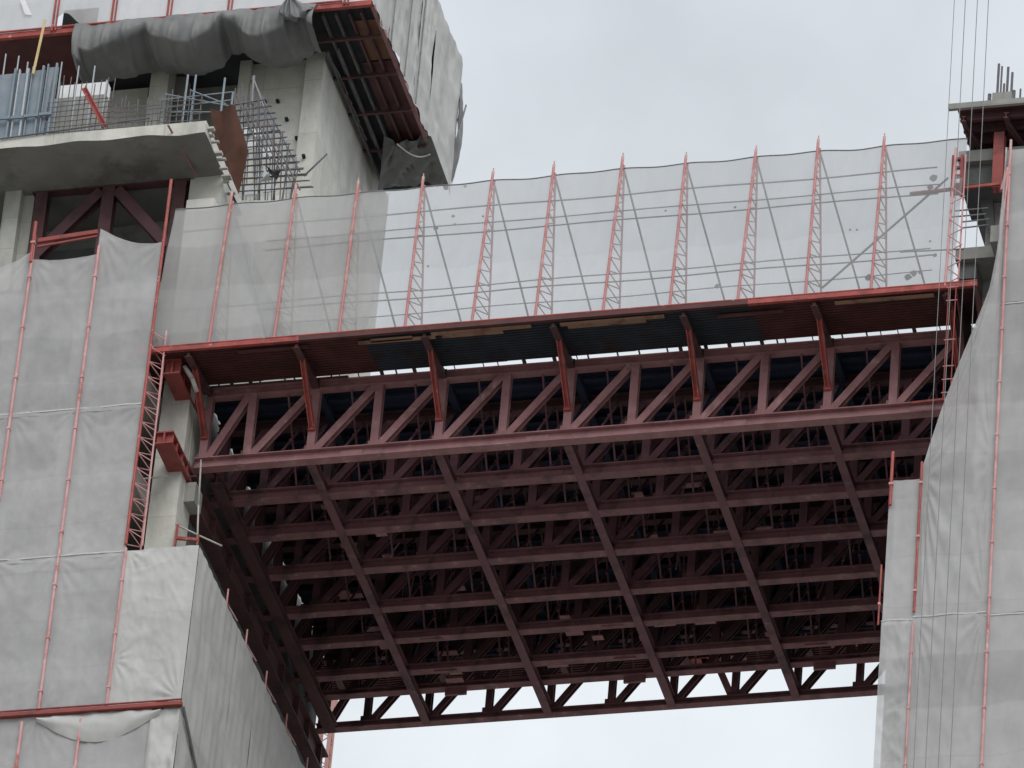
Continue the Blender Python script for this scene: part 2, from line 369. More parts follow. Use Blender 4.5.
can2, YB, ZB = canopy(1, ROWS[-1], 'red corrugated debris canopy on the far edge of the bridge', True, 1.75)

for k in range(11):
    x = 3.0+k*1.95+random.uniform(-.3,.3); b = MB(); y = YB-.35-random.uniform(0,.9); b.box((x,y,ZB-.02),(x+random.uniform(1.0,1.8),y+.34,ZB+.03)); obj('plank', b, 'red' if k%3 else 'timber', can2)
# ------------------------------------------------------------------ lattice masts carrying the safety net
LEAN, MH = .63, 6.2
def make_mast(label):
    t = thing('lattice_mast', (0,0,0), label, 'mast', 'lattice masts along the bridge edge')
    top = V((0,LEAN,MH)); f0 = V((0,0,0)); r0 = V((.02,LEAN+.18,0)); rt = V((.05,LEAN+.06,MH-.3))
    b = MB(); b.tube(f0, top, .046, 8); b.tube(top, top+V((0,.012,.14)), .02, 6); obj('front_chord', b, 'chord', t)
    b = MB(); b.tube(r0+V((.29,0,0)), rt, .032, 7); obj('rear_chord', b, 'redpink', t)
    b = MB(); nz = 11
    for k in range(nz):
        u = k/nz; v = (k+.5)/nz; w = (k+1)/nz
        rr = lambda q: (r0+V((.29,0,0))).lerp(rt, q)
        b.tube(f0.lerp(top, u*.95), rr(v), .02, 5); b.tube(rr(v), f0.lerp(top, w*.95), .02, 5)
    obj('lacing', b, 'redpink', t)
    b = MB(); b.tube(top-V((0,-.05,.25)), V((1.42,LEAN+1.3,.62)), .03, 6); obj('brace', b, 'pipe', t)
    return t
ORD = ['first','second','third','fourth','fifth','sixth','seventh','eighth','ninth','tenth','eleventh','twelfth']
mtop = [(165,207),(232,196),(297,187),(362,178),(427,169),(492,166),(556,159),(622,153),(688,147),(755,141),(821,136),(886,131)]
base = None
for i, q in enumerate(mtop):
    x = P(q[0], q[1], Y=YE+LEAN).x - 0.0
    if i == 0: continue
    extra = ('before the concrete tower' if i < 4 else 'against the sky')
    lab = 'red pointed lattice mast, %s from the left along the net, %s' % (ORD[i-1], extra)
    if base is None: o = base = make_mast(lab)
    else: o = copy_tree(base); o['label'] = lab
    o.location = (x + random.uniform(-.04,.04), YE-.02, ZE+.12); o.rotation_euler.y = random.uniform(-.018,.018); o.scale.z = random.uniform(.985,1.025)
    last = x
# net
xl = P(149,345,Y=YE).x-.02; xr = P(952,285,Y=YE).x
def netpt(u, v):
    x = xl+(xr-xl)*u
    top = 5.72 + .14*u + .028*math.cos((x-last)/2.035*2*math.pi) + .05*noise.noise(V((x*.35,2,2)))      # hangs between masts
    z = v*top
    y = LEAN*z/MH + .055 + .06*math.sin(x/2.035*2*math.pi)*math.sin(v*3.1) + .05*noise.noise(V((x*.5,z*.5,1)))
    return (x+ .10*v, YE+y, ZE+.13+z)
b = MB(); b.grid(netpt, 160, 30)
tn = tag(obj('safety_net', b, 'net_thin', smooth=True), 'long translucent grey safety net standing along the near bridge edge', 'net')
b = MB()
for i in range(160):
    b.tube(V(netpt(i/160,1)), V(netpt((i+1)/160,1)), .022, 5)
obj('head_rope', b, 'pipe', tn)
xs_ = P(366,325,Y=YE).x
b = MB(); b.grid(lambda u, v: V(netpt((xs_-xl)/(xr-xl)*u, v*(1-.006*(1+math.sin(u*19)))))+V((0,.035+.02*math.sin(u*14),-.02)), 60, 30)
tag(obj('second_net', b, 'net_warm', smooth=True), 'second, warmer grey layer of net at the left end of the safety net', 'net')
# torn knots / patches on the net
b = MB()
for px_, py_, r_ in ((465,186,4),(428,266,3),(436,228,6),(453,216,4),(454.5,224,3),(483,216,3),(665.5,210.5,3),(735,207,3.5),(717,286,6),(850,229.5,3),(857,229.5,3),(869,277,9),(908,277,8),(914,273,8),(920,272,5),(930,241,3),(935,255,5),(934,178,9),(930,187,8)):
    c_ = P(px_, py_, Y=YE+.25+(318-py_)/152*.63)
    pts = [c_+V((math.cos(a)*r_/32*random.uniform(.3,.55), .01, math.sin(a)*r_/32*random.uniform(.3,.55))) for a in [k*math.pi/5 for k in range(10)]]
    b = MB(); b.slab(pts, (0,.01,0)); obj('patch', b, 'pipe', tn)
# rails behind the net
for i, (zz, r, w) in enumerate(((4.86,.033,'topmost'),(4.18,.026,'second from top'),(3.82,.03,'third from top'),(1.62,.026,'third from bottom'),(1.33,.03,'second from bottom'),(.70,.022,'lowest'))):
    b = MB(); y = YE+LEAN*zz/MH+.17; zr = ZE+.12+zz; pts = []
    x = -.6 if i in (0,3) else 2.5
    while x < 24.3: pts.append(V((x, y+.01*math.sin(x), zr+.025*math.sin(x*.9+i)))); x += 1.0
    b.path(pts, r*.72)
    tag(obj('rail_pipe', b, 'pipe'), 'thin grey pipe rail behind the safety net, %s of six' % w, 'pipe', 'pipe rails behind the safety net')
b = MB(); p = P(822,288,Y=YE+.35); q = P(948,178,Y=YE+.8); b.tube(p, q, .035)
tag(obj('brace_pipe', b, 'pipe'), 'long grey pipe leaning diagonally behind the right end of the safety net', 'pipe')

# ------------------------------------------------------------------ left tower: netted wall, block, slab, core
YW = -2.72
def vpole(px_, y0, y1, Y, r, mat, label, group='red scaffold poles on the towers', cat='pole', clamps=True):
    a = P(px_, y0, Y=Y); ztop = a.z; xx = a.x
    # find bottom height with the pixel row y1
    zb = ztop
    lo, hi = -60, ztop
    for _ in range(40):
        mid = (lo+hi)/2
        if pix((xx,Y,mid))[1] > y1: lo = mid
        else: hi = mid
    b = MB(); b.tube((xx,Y,hi), (xx,Y,ztop), r, 8)
    o = tag(obj('scaffold_pole', b, mat), label, cat, group)
    if clamps:
        z = hi+.7
        while z < ztop:
            b = MB(); b.box((xx-r*1.25,Y-r*1.25,z),(xx+r*1.25,Y+r*1.25,z+.07)); z += 1.9
            obj('clamp', b, 'redpink', o)
    return o, xx
def sheet(name, fn, nu, nv, mat, label, group=None, cat='net', amp=.04, seed=0, hem=None, folds=0.0, crease=.25, radial=()):
    def f2(u, v):
        p = V(fn(u, v)); e = .01
        n = (V(fn(min(1,u+e),v))-V(fn(max(0,u-e),v))).cross(V(fn(u,min(1,v+e)))-V(fn(u,max(0,v-e))))
        n = n.normalized() if n.length > 1e-9 else V((0,-1,0))
        w = noise.noise(V((p.x*1.1+seed*7.3, p.y*1.1, p.z*.55)))*1.0 + .45*noise.noise(V((p.x*3+seed, p.y*3, p.z*1.1)))
        w += .22*noise.noise(V((p.x*6.5+p.z*2.5+seed, p.y*5, p.z*3.0)))
        rg = 1-abs(noise.noise(V((p.x*.9+p.y*.9+p.z*.55+seed*3.1, p.z*.75-p.x*.4+seed, 2)))) ; w += crease*max(0,rg-.72)*4
        rg = 1-abs(noise.noise(V((p.x*1.5+p.y*1.5-p.z*1.2+seed*1.7, p.z*1.0+p.x*.9, 5)))); w += crease*max(0,rg-.78)*3
        w += folds*math.sin((u*7+.6*noise.noise(V((seed,v*3,0))))*math.pi)
        for (ru, rv, ra, rn) in radial:
            du, dv = u-ru, (v-rv)*1.4; rr = math.hypot(du, dv); w += ra*math.sin(math.atan2(dv, du)*rn+noise.noise(V((rr*3,seed,0)))*1.5)*math.exp(-rr/.28)*min(1,rr*8)
        edge = min(1, 5*min(u,1-u)+.25)
        return p+n*(amp*w*edge)
    b = MB(); b.grid(f2, nu, nv)
    o = obj(name, b, mat, smooth=True); tag(o, label, cat, group)
    if hem:
        b = MB()
        pts = [f2(i/nu, 0 if hem == 'bottom' else 1)+V((0,-.015,0)) for i in range(nu+1)]
        for a, c in zip(pts[:-1], pts[1:]): b.bar(a, c, .012, .045)
        obj('hem', b, 'hem', o)
    return o
def quadZ(x0, x1, z0, z1, Y):
    return lambda u, v: (x0+(x1-x0)*u, Y, z0+(z1-z0)*v)
NG = 'grey scaffold nets on the towers'
xp1 = P(35,245,Y=YW).x; xp2 = P(98,250,Y=YW).x; xp3 = P(163,250,Y=YW).x; xc = P(200,546,Y=YW).x
xp0 = xp1-(xp2-xp1)
ZT = P(66,248,Y=YW).z; Z1 = P(66,410,Y=YW).z; Z2 = P(66,556,Y=YW).z; Z3 = P(66,714,Y=YW).z; Z4 = Z3-5.6
ZC = P(200,546,Y=YW).z
# nets: three rows by three bays
cols = [(xp0-2.0,xp0,'outermost bay at the picture edge'),(xp0,xp1,'far left bay'),(xp1,xp2,'middle bay'),(xp2,xp3,'bay beside the corner lattice')]
rows = [(Z1-.15,ZT,'top row'),(Z2-.15,Z1,'second row'),(Z3+.02,Z2,'third row'),(Z4,Z3-.05,'row under the red ledge')]
for ri, (z0, z1, rw) in enumerate(rows):
    for ci, (x0, x1, cw) in enumerate(cols):
        zz1 = z1
        if ri == 0:
            def fn(u, v, x0=x0, x1=x1, z0=z0, z1=z1, ci=ci):
                if ci == 3: top = z1+.62-.75*math.sin(u*math.pi*.62)      # loose flap that peaks at the pole
                elif ci == 2: top = z1-.35-.10*math.sin(u*math.pi)
                else: top = z1-.75+.75*u*u+ (0 if ci == 1 else -.6+.0*u)
                return (x0+(x1-x0)*u, YW-.02, z0+(top-z0)*v)
        else: fn = quadZ(x0, x1, z0, zz1, YW-.01*ri)
        sheet('scaffold_net', fn, 36, 80, 'net', 'grey net, left tower front, %s, %s' % (rw, cw), NG, amp=.04, seed=ri*5+ci, radial=((0,1,.9,15+ci),(1,1,.9,17-ri),(0,0,.6,14)), hem='top' if ri in (1,2) else None)
# wider lower block: pale nets on front and side
b0 = P(130,548,Y=YW).x
sheet('scaffold_net', quadZ(xp3, xc-.02, Z3+.16, ZC, YW-.03), 60, 110, 'net_pale', 'pale creased net on the front of the lower left block, left of its corner', NG, amp=.06, seed=31, hem='bottom', crease=.3, radial=((.97,.02,.8,18),(.02,.30,.5,14),(.05,1,.5,14)))
sheet('scaffold_net', quadZ(xp3, xp3+.62*(xc-xp3), Z4, Z3-.06, YW-.03), 20, 30, 'net', 'grey net under the red ledge just left of the shiny corner tarpaulin', NG, amp=.05, seed=33)
sheet('corner_tarpaulin', quadZ(xp3+.62*(xc-xp3), xc, Z4, Z3-.12, YW-.05), 20, 40, 'tarp_pale', 'shiny crumpled tarpaulin wrapped at the lower block corner under the red ledge', cat='tarpaulin', amp=.16, seed=34)
YBK = 15.4
ys = [YW-.04, -.6, 1.6, 3.9, 6.2, 8.6, 11.0, 13.2, YBK]
for i, (a, c) in enumerate(zip(ys[:-1], ys[1:])):
    def fn(u, v, a=a, c=c):
        y = a+(c-a)*u
        return (xc, y, (Z3-1.0-.02*0)+ (ZC-.05-(Z3-1.0))*v)
    sheet('scaffold_net', fn, 16, 40, 'net_pale', 'grey net on the block side facing the gap, %s strip from the corner' % ORD[i], NG, amp=.05, seed=40+i, folds=.25)
    def fn(u, v, a=a, c=c): return (xc+.02, a+(c-a)*u, Z4-3+(Z3-1.0-Z4+3)*v)
    sheet('scaffold_net', fn, 14, 20, 'net_pale', 'grey net under the joint on the block side, %s strip from the corner' % ORD[i], NG, amp=.05, seed=60+i)
# joint rail with a hanging strap on the side face
b = MB(); b.tube((xc+.08,YW-.05,Z3-.05),(xc+.08,YW+5.5,Z3-3.2), .05)
tag(obj('brace_pipe', b, 'pipe'), 'dull pipe sloping down the side of the lower left block', 'pipe')
b = MB(); b.bar((xp0-2,YW-.12,Z3),(xc+.06,YW-.12,Z3), .16, .12); b.tube((xp0-2,YW-.16,Z3+.13),(xc+.06,YW-.16,Z3+.13), .03)
tag(obj('ledge_beam', b, 'girder'), 'thin red ledge beam running under the third row of nets', 'beam')
def swag(u, v):
    x = xp2+.05+(xp3-xp2-.1)*u*1.9; return (x, YW-.10-.10*math.sin(v*math.pi), Z3-.12-v*(.15+.85*math.sin(min(1,max(0,u))*math.pi)))
sheet('net_swag', swag, 30, 12, 'net_pale', 'sagging fold of loose net hanging under the red ledge', cat='net', amp=.08, seed=80)
# verge stubs along the top of the side face
for i, y in enumerate((0.4, 2.6, 4.9, 7.3, 9.8, 12.2)):
    b = MB(); b.tube((xc-.03,y,ZC-.25),(xc-.03,y,ZC+.55), .028); b.tube((xc-.03,y,ZC+.05),(xc+.18,y+.55,ZC-.25), .018)
    tag(obj('stub_post', b, 'redpink'), 'short pale post on the block edge, %s back from the corner' % ORD[i], 'post', 'stub posts on the block edge')
# poles
vpole(35,236,500,YW-.09,.045,'redpink','faded red pole in front of left tower nets, nearest the picture edge')
vpole(99,246,712,YW-.09,.045,'redpink','long faded red pole down the middle of the left tower nets')
vpole(126,548,708,YW-.09,.04,'redpink','red pole at the left edge of the pale creased net')
vpole(22,722,900,YW-.12,.045,'redpink','red pole under the ledge at the bottom left of the picture')
vpole(81,719,900,YW-.12,.045,'redpink','red pole under the ledge below the sagging fold')
vpole(36,222,262,YW-.14,.055,'red','short bright red post above the left tower nets')
b = MB(); a = P(38,241,Y=YW-.05); c = P(98,232,Y=YW-.05); b.bar(a, c, .10, .14); b.bar(a-V((0,0,.22)), c-V((0,0,.16)), .06, .06)
tag(obj('guard_rail', b, 'girder'), 'short red guard rail beside the loose net flap on the left tower', 'rail')
# corner lattice mast
ax = P(173,180,Y=YW-.03); zb = P(130,545,Y=YW).z
t = thing('corner_lattice_mast', (ax.x,YW,zb), 'tall red lattice mast at the corner of the left tower nets', 'mast')
b = MB(); b.tube((ax.x-.05,YW-.05,zb),(ax.x-.05,YW-.05,ax.z), .05, 8); obj('front_chord', b, 'red', t)
zl = P(150,330,Y=YW).z
b = MB(); b.tube((ax.x+.22,YW+.55,zb),(ax.x+.22,YW+.55,zl+.3), .03, 7); b.tube((ax.x+.42,YW+.1,zb),(ax.x+.34,YW+.1,zl), .028, 7); obj('rear_chord', b, 'redpink', t)
b = MB(); z = zb
while z < zl-.3:
    b.tube((ax.x-.05,YW-.05,z),(ax.x+.22,YW+.55,z+.28), .018, 5); b.tube((ax.x+.22,YW+.55,z+.28),(ax.x-.05,YW-.05,z+.56), .018, 5)
    b.tube((ax.x+.40,YW+.1,z+.28),(ax.x-.05,YW-.05,z+.56), .016, 5); z += .56
obj('lacing', b, 'redpink', t)

# --- concrete of the left tower
lt = thing('concrete_tower', (-6,6,GROUND), 'unfinished concrete tower with set back core at the left', 'building')
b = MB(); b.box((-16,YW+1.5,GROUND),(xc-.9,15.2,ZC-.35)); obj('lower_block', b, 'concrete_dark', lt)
for k in range(6):
    z = ZC-1.1-k*3.1; b = MB(); b.box((-16,YW+.35,z),(xc-.3,YW+1.49,z+.75)); b.box((xc-.89,YW+1.493,z),(xc-.3,15.1,z+.75)); obj('floor_slab', b, 'concrete_mid', lt)
for x in (xp1-.6, xp2+.5, xp3-.3, xc-.75):
    b = MB(); b.box((x,YW+.6,GROUND),(x+.4,YW+1.497,ZC-.4)); obj('column', b, 'concrete_mid', lt)
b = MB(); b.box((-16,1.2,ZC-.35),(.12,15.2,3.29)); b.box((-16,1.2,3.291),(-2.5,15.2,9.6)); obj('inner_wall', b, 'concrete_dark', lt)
# slab edges and columns behind the nets
for z in (Z1+.9+3.4, Z1+.9, Z1-2.6, Z2-.2, ):
    b = MB(); b.box((-16,YW+.35,z),(xp3-.15,1.2,z+.7)); obj('floor_slab', b, 'concrete_mid', lt)
zs = ZC-.35
for i, x in enumerate((xp1-1.1, xp2-.9)):
    b = MB(); b.box((x,-1.5,zs),(x+.9,-.6,ZT-1.6)); obj('column', b, 'concrete', lt)
pc = P(152,520,Y=-.6)
b = MB(); b.box((P(150,500,Y=-.8).x,-.8,zs),(P(178,500,Y=-.8).x,.4,9.62)); obj('column', b, 'concrete_white', lt)
b = MB(); b.box((P(176,500,Y=.3).x,.42,zs),(.1,1.19,9.62)); obj('column', b, 'concrete_dark', lt)
# corbels that carry the girders
for z in (P(183,502,Y=.2).z, P(193,408,Y=.2).z):
    b = MB(); x = P(176,502,Y=.2).x; b.box((x,-.3,z-.35),(x+.75,.41,z+.35)); obj('corbel', b, 'concrete_mid', lt)
b = MB(); b.box((P(238,205,Y=.9).x-1.2,1.21,3.3),(P(318,120,Y=9.0).x,17.4,9.58)); obj('end_wall', b, 'concrete', lt)
# big projecting slab at the top
YS = -2.55
zt = P(100,130,Y=YS).z; zb_ = P(100,140.5,Y=YS).z
xs1 = P(204,140,Y=YS).x
def slabpts(y, x1): return None
b = MB()
n = 40
top=[];bot=[]
def under(x, y):
    k = max(0, 1-(y-YS)/.5)
    return zb_+.08*noise.noise(V((x*.5,y*.4,3))) + k*(.02-.10*max(0,min(1,(x+1.5)/2.5))+.07*noise.noise(V((x*.9,1,3))))
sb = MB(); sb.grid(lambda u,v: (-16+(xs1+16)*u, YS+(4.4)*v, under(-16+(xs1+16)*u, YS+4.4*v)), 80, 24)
b.grid(lambda u,v: (-16+(xs1+16)*u, YS+(4.4)*v, zt), 4, 4)
b.grid(lambda u,v: (-16+(xs1+16)*u, YS, under(-16+(xs1+16)*u,YS)*(1-v)+zt*v), 80, 2)
b.grid(lambda u,v: (xs1, YS+4.4*u, under(xs1,YS+4.4*u)*(1-v)+zt*v), 24, 2)
b.grid(lambda u,v: (-16+(xs1+16)*u, YS+4.4, under(-16+(xs1+16)*u,YS+6.5)*(1-v)+zt*v), 80, 1)
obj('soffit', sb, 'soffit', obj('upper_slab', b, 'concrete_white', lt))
b = MB(); b.box((-16,1.9,9.7),(-.1,15,zt-.05)); obj('rear_slab', b, 'concrete_mid', lt)
# columns below the slab at the far left
for x0_, x1_, y_, Y_ in ((3,19,210,-.4),(22,33,210,-.1)):
    b = MB(); b.box((P(x0_,y_,Y=Y_).x,Y_,ZT-1.5),(P(x1_,y_,Y=Y_).x,Y_+.6,zb_+.1)); obj('column', b, 'concrete', lt)
b = MB(); b.box((P(190,185,Y=-.3).x,-.3,0),(P(222,185,Y=-.3).x,.6,zb_+.1)); obj('column', b, 'concrete', lt)
# steel frame in the opening
sf = MB(); Yf = -.15
fa = P(34,192,Y=Yf); fb = P(196,178,Y=Yf); zc_ = P(110,184,Y=Yf).z
sf.ibeam((fa.x,Yf,zc_),(fb.x,Yf,zc_), .32, .42)
xm = P(108,210,Y=Yf).x
for x in (P(41,215,Y=Yf).x, xm, P(180,200,Y=Yf).x): sf.ibeam((x,Yf,5.2),(x,Yf,zc_-.21), .40, .34, up=(0,1,0))
zlow = P(60,255,Y=Yf).z
sf.ibeam((xm-.25,Yf-.02,zc_-.35),(P(38,252,Y=Yf).x,Yf-.02,zlow), .36, .32, up=(0,1,0)); sf.ibeam((xm+.25,Yf-.02,zc_-.35),(P(170,240,Y=Yf).x,Yf-.02,P(170,240,Y=Yf).z-.3), .36, .32, up=(0,1,0))
obj('steel_frame', sf, 'truss_dark', lt)
# core: shear wall end + recessed walls
YC = 9.0
xcr = P(318,120,Y=YC).x; xcl = P(301,110,Y=YC).x
ZPL = P(372,4,Y=6.6).z       # underside level of the formwork platform
b = MB(); b.box((xcl,YC,9.6),(xcr,YC+8.4,ZPL+.3)); obj('shear_wall', b, 'concrete_white', lt)
b = MB(); b.box((P(238,100,Y=9.3).x,9.3,9.6),(xcl-.003,9.8,ZPL+.1)); obj('core_wall', b, 'concrete_white', lt)
b = MB(); b.box((P(236,100,Y=9.05).x,9.05,9.6),(P(247,100,Y=9.05).x,9.297,ZPL+.1)); obj('pilaster', b, 'concrete_white', lt)
b = MB(); b.box((-16,10.3,9.6),(P(238,100,Y=10.3).x,10.6,ZPL+.1)); obj('back_wall', b, 'concrete_mid', lt)
b = MB(); b.box((P(148,100,Y=8.6).x,8.6,9.6),(P(166,100,Y=8.6).x,9.3,ZPL+.1)); obj('column', b, 'concrete', lt)
b = MB(); b.box((P(167,100,Y=9.6).x,9.6,9.6),(P(184,100,Y=9.6).x,10.1,ZPL+.1)); obj('column', b, 'concrete_mid', lt)
b = MB(); b.box((P(96,100,Y=9.4).x,9.4,9.6),(P(147,100,Y=9.4).x,9.8,ZPL-.4)); obj('infill_wall', b, 'concrete', lt)

# girder stubs reaching out beside the column
def girder(name, x0, y0, Y0, Y1, w, h, label):
    a = P(x0, y0, Y=Y0); b = MB()
    b.ibeam((a.x,Y0,a.z),(a.x,Y1,a.z), w, h, t=.05, tw=.05)
    b.box((a.x-w/2+.01,Y0+.12,a.z-h/2+.05),(a.x-.03,Y0+.16,a.z+h/2-.05)); b.box((a.x+.03,Y0+.12,a.z-h/2+.05),(a.x+w/2-.01,Y0+.16,a.z+h/2-.05))
    for k in range(1,5): b.box((a.x-w/2+.01,Y0+k*(Y1-Y0)/5,a.z-h/2+.05),(a.x+w/2-.01,Y0+k*(Y1-Y0)/5+.03,a.z+h/2-.05))
    b.box((a.x-w/2,Y0+.02,a.z-h/2-.012),(a.x+w/2,Y1,a.z-h/2-.002))
    return tag(obj('steel_girder', b, 'girder'), label, 'girder', 'girder stubs beside the left tower')
girder('g', 164, 437, -2.3, .6, .55, .45, 'red girder stub with open end, lower of the two beside the corner mast')
girder('g', 172, 366, -2.2, .9, .50, .55, 'red girder stub tucked under the canopy, upper of the two beside the corner mast')
# hanging cables near the girders
def cable(pts, r, label, mat='cable', cat='cable', group=None, nm='cable'):
    b = MB(); b.path([V(p) for p in pts], r); return tag(obj(nm, b, mat, smooth=True), label, cat, group)
cable([P(201,460,Y=-.4), P(198.5,505,Y=-.4), P(197,548,Y=-.4)], .03, 'pale vertical cable hanging from the left end of the bottom chord')
cable([P(179,526,Y=-.9), P(200,536,Y=-.7), P(222,546,Y=-.5)], .028, 'pale cable stretched across below the lower girder stub')
cable([P(134,480,Y=-1.5), P(150,478,Y=-1.4), P(168,476,Y=-1.2)], .028, 'pale cable tied from the corner mast to the concrete column')
cable([P(184,366,Y=-1.9), P(192,378,Y=-1.7), P(197,392,Y=-1.4)], .08, 'fat white hose beside the upper girder stub')
b = MB(); a = P(176,538,Y=-1.0); c = P(198,540,Y=-1.0); b.bar(a, c, .08, .1); b.bar(a-V((0,0,.3)), a+V((0,0,.5)), .06, .06); b.bar(c-V((0,0,.2)), c+V((0,0,.2)), .05, .05)
tag(obj('guard_rail', b, 'red'), 'small red guard rail on top of the lower left block corner', 'rail')

# ------------------------------------------------------------------ formwork platform high on the left tower
YP = 6.6
pf = P(372,4,Y=YP); XPR = pf.x
YPB = P(447,182,X=XPR).y
zpl = lambda x: ZPL
fp = thing('formwork_platform', (XPR-5,YP+4,ZPL), 'red formwork platform jutting out around the top of the left tower', 'platform')
b = MB(); b.box((-16,YP+.02,ZPL+.12),(XPR-.02,YPB,ZPL+.2)); obj('deck', b, 'shade', fp)  # underside shade put into a near-black deck colour
b = MB(); b.box((-15.9,YP+.1,ZPL+.05),(P(80,60,Y=YP).x,YP+3.4,ZPL+.115)); obj('ply_panel', b, 'canopy_red', fp)
b = MB(); b.bar((-16,YP,ZPL+.03),(XPR,YP,ZPL+.03), .14, .2); b.tube((-16,YP-.1,ZPL+.16),(XPR-1.0,YP-.1,ZPL+.16), .04); obj('edge_beam', b, 'red', fp)
b = MB(); b.bar((XPR,YP+.1,ZPL+.03),(XPR,YPB,ZPL+.03), .14, .18); obj('edge_beam', b, 'truss', fp)
for dx in (.45,.85,1.3,1.75):
    b = MB(); b.bar((XPR-dx,YP+.3,ZPL-.02),(XPR-dx,YPB-.6,ZPL-.02), .07, .16); obj('joist', b, 'rebar' if dx > 1 else 'truss_dark', fp)
for k in range(4):
    y = YP+1.5+k*2.0; b = MB(); b.bar((XPR-2.3,y,ZPL-.16),(XPR-.05,y,ZPL-.16), .09, .1); obj('cross_bar', b, 'truss_dark', fp)
b = MB(); b.box((XPR-.95,YP+.9,ZPL+.07),(XPR-.1,YP+3.0,ZPL+.11)); obj('ply_panel', b, 'ply', fp)
b = MB(); b.box((XPR-1.15,YP+3.1,ZPL+.075),(XPR-.1,YPB-2.2,ZPL+.115)); obj('ply_panel', b, 'canopy_red', fp)
b = MB(); b.box((XPR-1.2,YPB-2.0,ZPL+.05),(XPR-.1,YPB-.9,ZPL+.10)); obj('ply_panel', b, 'girder', fp)
b = MB()     # hanging walers beside the shear wall
for k in range(8):
    y = YP+2.2+k*.5; b.tube((xcr+.12+.04*(k%3),y,ZPL-.1),(xcr+.3,y+1.1,ZPL-.25), .028)
b.bar((xcr+.2,YP+2,ZPL-.22),(xcr+.2,YPB-1,ZPL-.22), .07,.1); b.bar((xcr+.55,YP+2,ZPL-.14),(xcr+.55,YPB-1,ZPL-.14), .07,.1)
obj('waler', b, 'rebar', fp)
# nets around the platform
ppx = [(-8,44),(53,38),(112,31),(168,26),(229,19),(288,12),(346,7)]
pxs = [P(a, c, Y=YP-.05).x for a, c in ppx]+[XPR]
HN = 5.2
bw = ['leftmost','second','third','fourth','fifth','sixth','last']
for i, (a, c) in enumerate(zip(pxs[:-1], pxs[1:])):
    def fn(u, v, a=a, c=c, i=i):
        z0 = ZPL+.16
        if i == 1: z0 += .62*math.exp(-((u-.15)/.22)**2)      # torn corner
        return (a+(c-a)*u, YP-.03, z0+(ZPL+HN-z0)*v)
    sheet('scaffold_net', fn, 22, 30, 'net', 'grey net standing above the platform edge at top left, %s bay from the left' % bw[i], NG, amp=.06, seed=100+i)
for i, a in enumerate(pxs[1:-1]):
    b = MB(); b.bar((a-.05,YP-.12,ZPL),(a-.05,YP-.12,ZPL+HN), .06,.06); b.bar((a+.07,YP-.12,ZPL),(a+.07,YP-.12,ZPL+HN), .05,.05)
    tag(obj('platform_post', b, 'red'), 'red double post on the top left platform edge, %s from the left' % ORD[i], 'post', 'red posts on the platform edge')
b = MB(); b.box((pxs[1]+.1,YP+.35,ZPL+.25),(pxs[1]+1.3,YP+.4,ZPL+1.2)); obj('shade_backing', b, 'shade', fp)  # dark sheet added as the shade behind the torn corner
# side tarpaulins
ZTOPB = P(463,70,X=XPR).z
sy = [YP, YP+1.9, YP+3.7, YP+5.2, YP+7.1, YPB+.15]
for i, (a, c) in enumerate(zip(sy[:-1], sy[1:])):
    def fn(u, v, a=a, c=c, i=i):
        y = a-.12+(c-a+.24)*u
        z0 = ZPL-.05-.18*abs(math.sin(y*2.3))+.1
        if i == 3: y -= .55*u*math.sin(v*math.pi)       # gaping slit beside the last strip
        if i == 4: y += .10*(1-u)*math.sin(v*math.pi)
        return (XPR+.06+.04*(i%2), y, z0+(ZTOPB-z0)*v)
    sheet('side_tarpaulin', fn, 26, 34, 'tarp_pale', 'pale wrinkled tarpaulin on the platform side, %s strip from the front' % bw[i], 'pale tarpaulins on the platform side', cat='tarpaulin', amp=.07, seed=120+i, folds=.25, crease=.5)
b = MB(); b.box((XPR-.35,YP+5.5,ZPL+.2),(XPR-.3,YPB-.2,ZTOPB-.2)); obj('shade_backing', b, 'shade', fp)  # dark sheet added as the shade inside the slit
for yy in (YP+1.9, YP+3.7, YP+5.2): b = MB(); b.tube((XPR+.18,yy,ZPL-.15),(XPR+.18,yy,ZTOPB), .025); obj('side_pole', b, 'pipe', fp)
b = MB(); b.tube((XPR+.06,YPB+.3,ZPL+2.0),(XPR+.25,YPB+.5,ZPL+3.9), .03)
obj('side_pole', b, 'pipe', fp)
def fn(u, v):
    return (XPR-.05+.22*math.sin(v*3), YPB+.15+.55*u, ZPL+1.1+(ZTOPB-ZPL-1.3)*v - .5*u)
sheet('torn_scrap', fn, 10, 20, 'tarp', 'torn grey scrap hanging off the far corner of the platform', cat='tarpaulin', amp=.16, seed=140)
# hanging sail under the back corner
A0 = P(384,136,Z=ZPL-.12); A1 = P(432,138,Z=ZPL-.12); A2 = P(449,186,Z=ZPL-.3); A3 = P(378,192,Z=ZPL-1.1)
def fn(u, v):
    p = A0.lerp(A1,u).lerp(A3.lerp(A2,u), v); return p+V((0,-.9*math.sin(u*math.pi)*math.sin(v*math.pi)+.0, -.25*math.sin(u*math.pi)*(1-v)))
sheet('hanging_tarpaulin', fn, 26, 26, 'tarp', 'olive grey tarpaulin slung under the far corner of the platform', cat='tarpaulin', amp=.16, seed=150, crease=1.2)
b = MB(); b.path([P(397+i*4.1,144+13*math.sin(i/8*2.2),Z=ZPL-.95) for i in range(9)], .025); tag(obj('sling_rope', b, 'cable'), 'pale rope looped across the tarpaulin under the platform corner', 'rope')
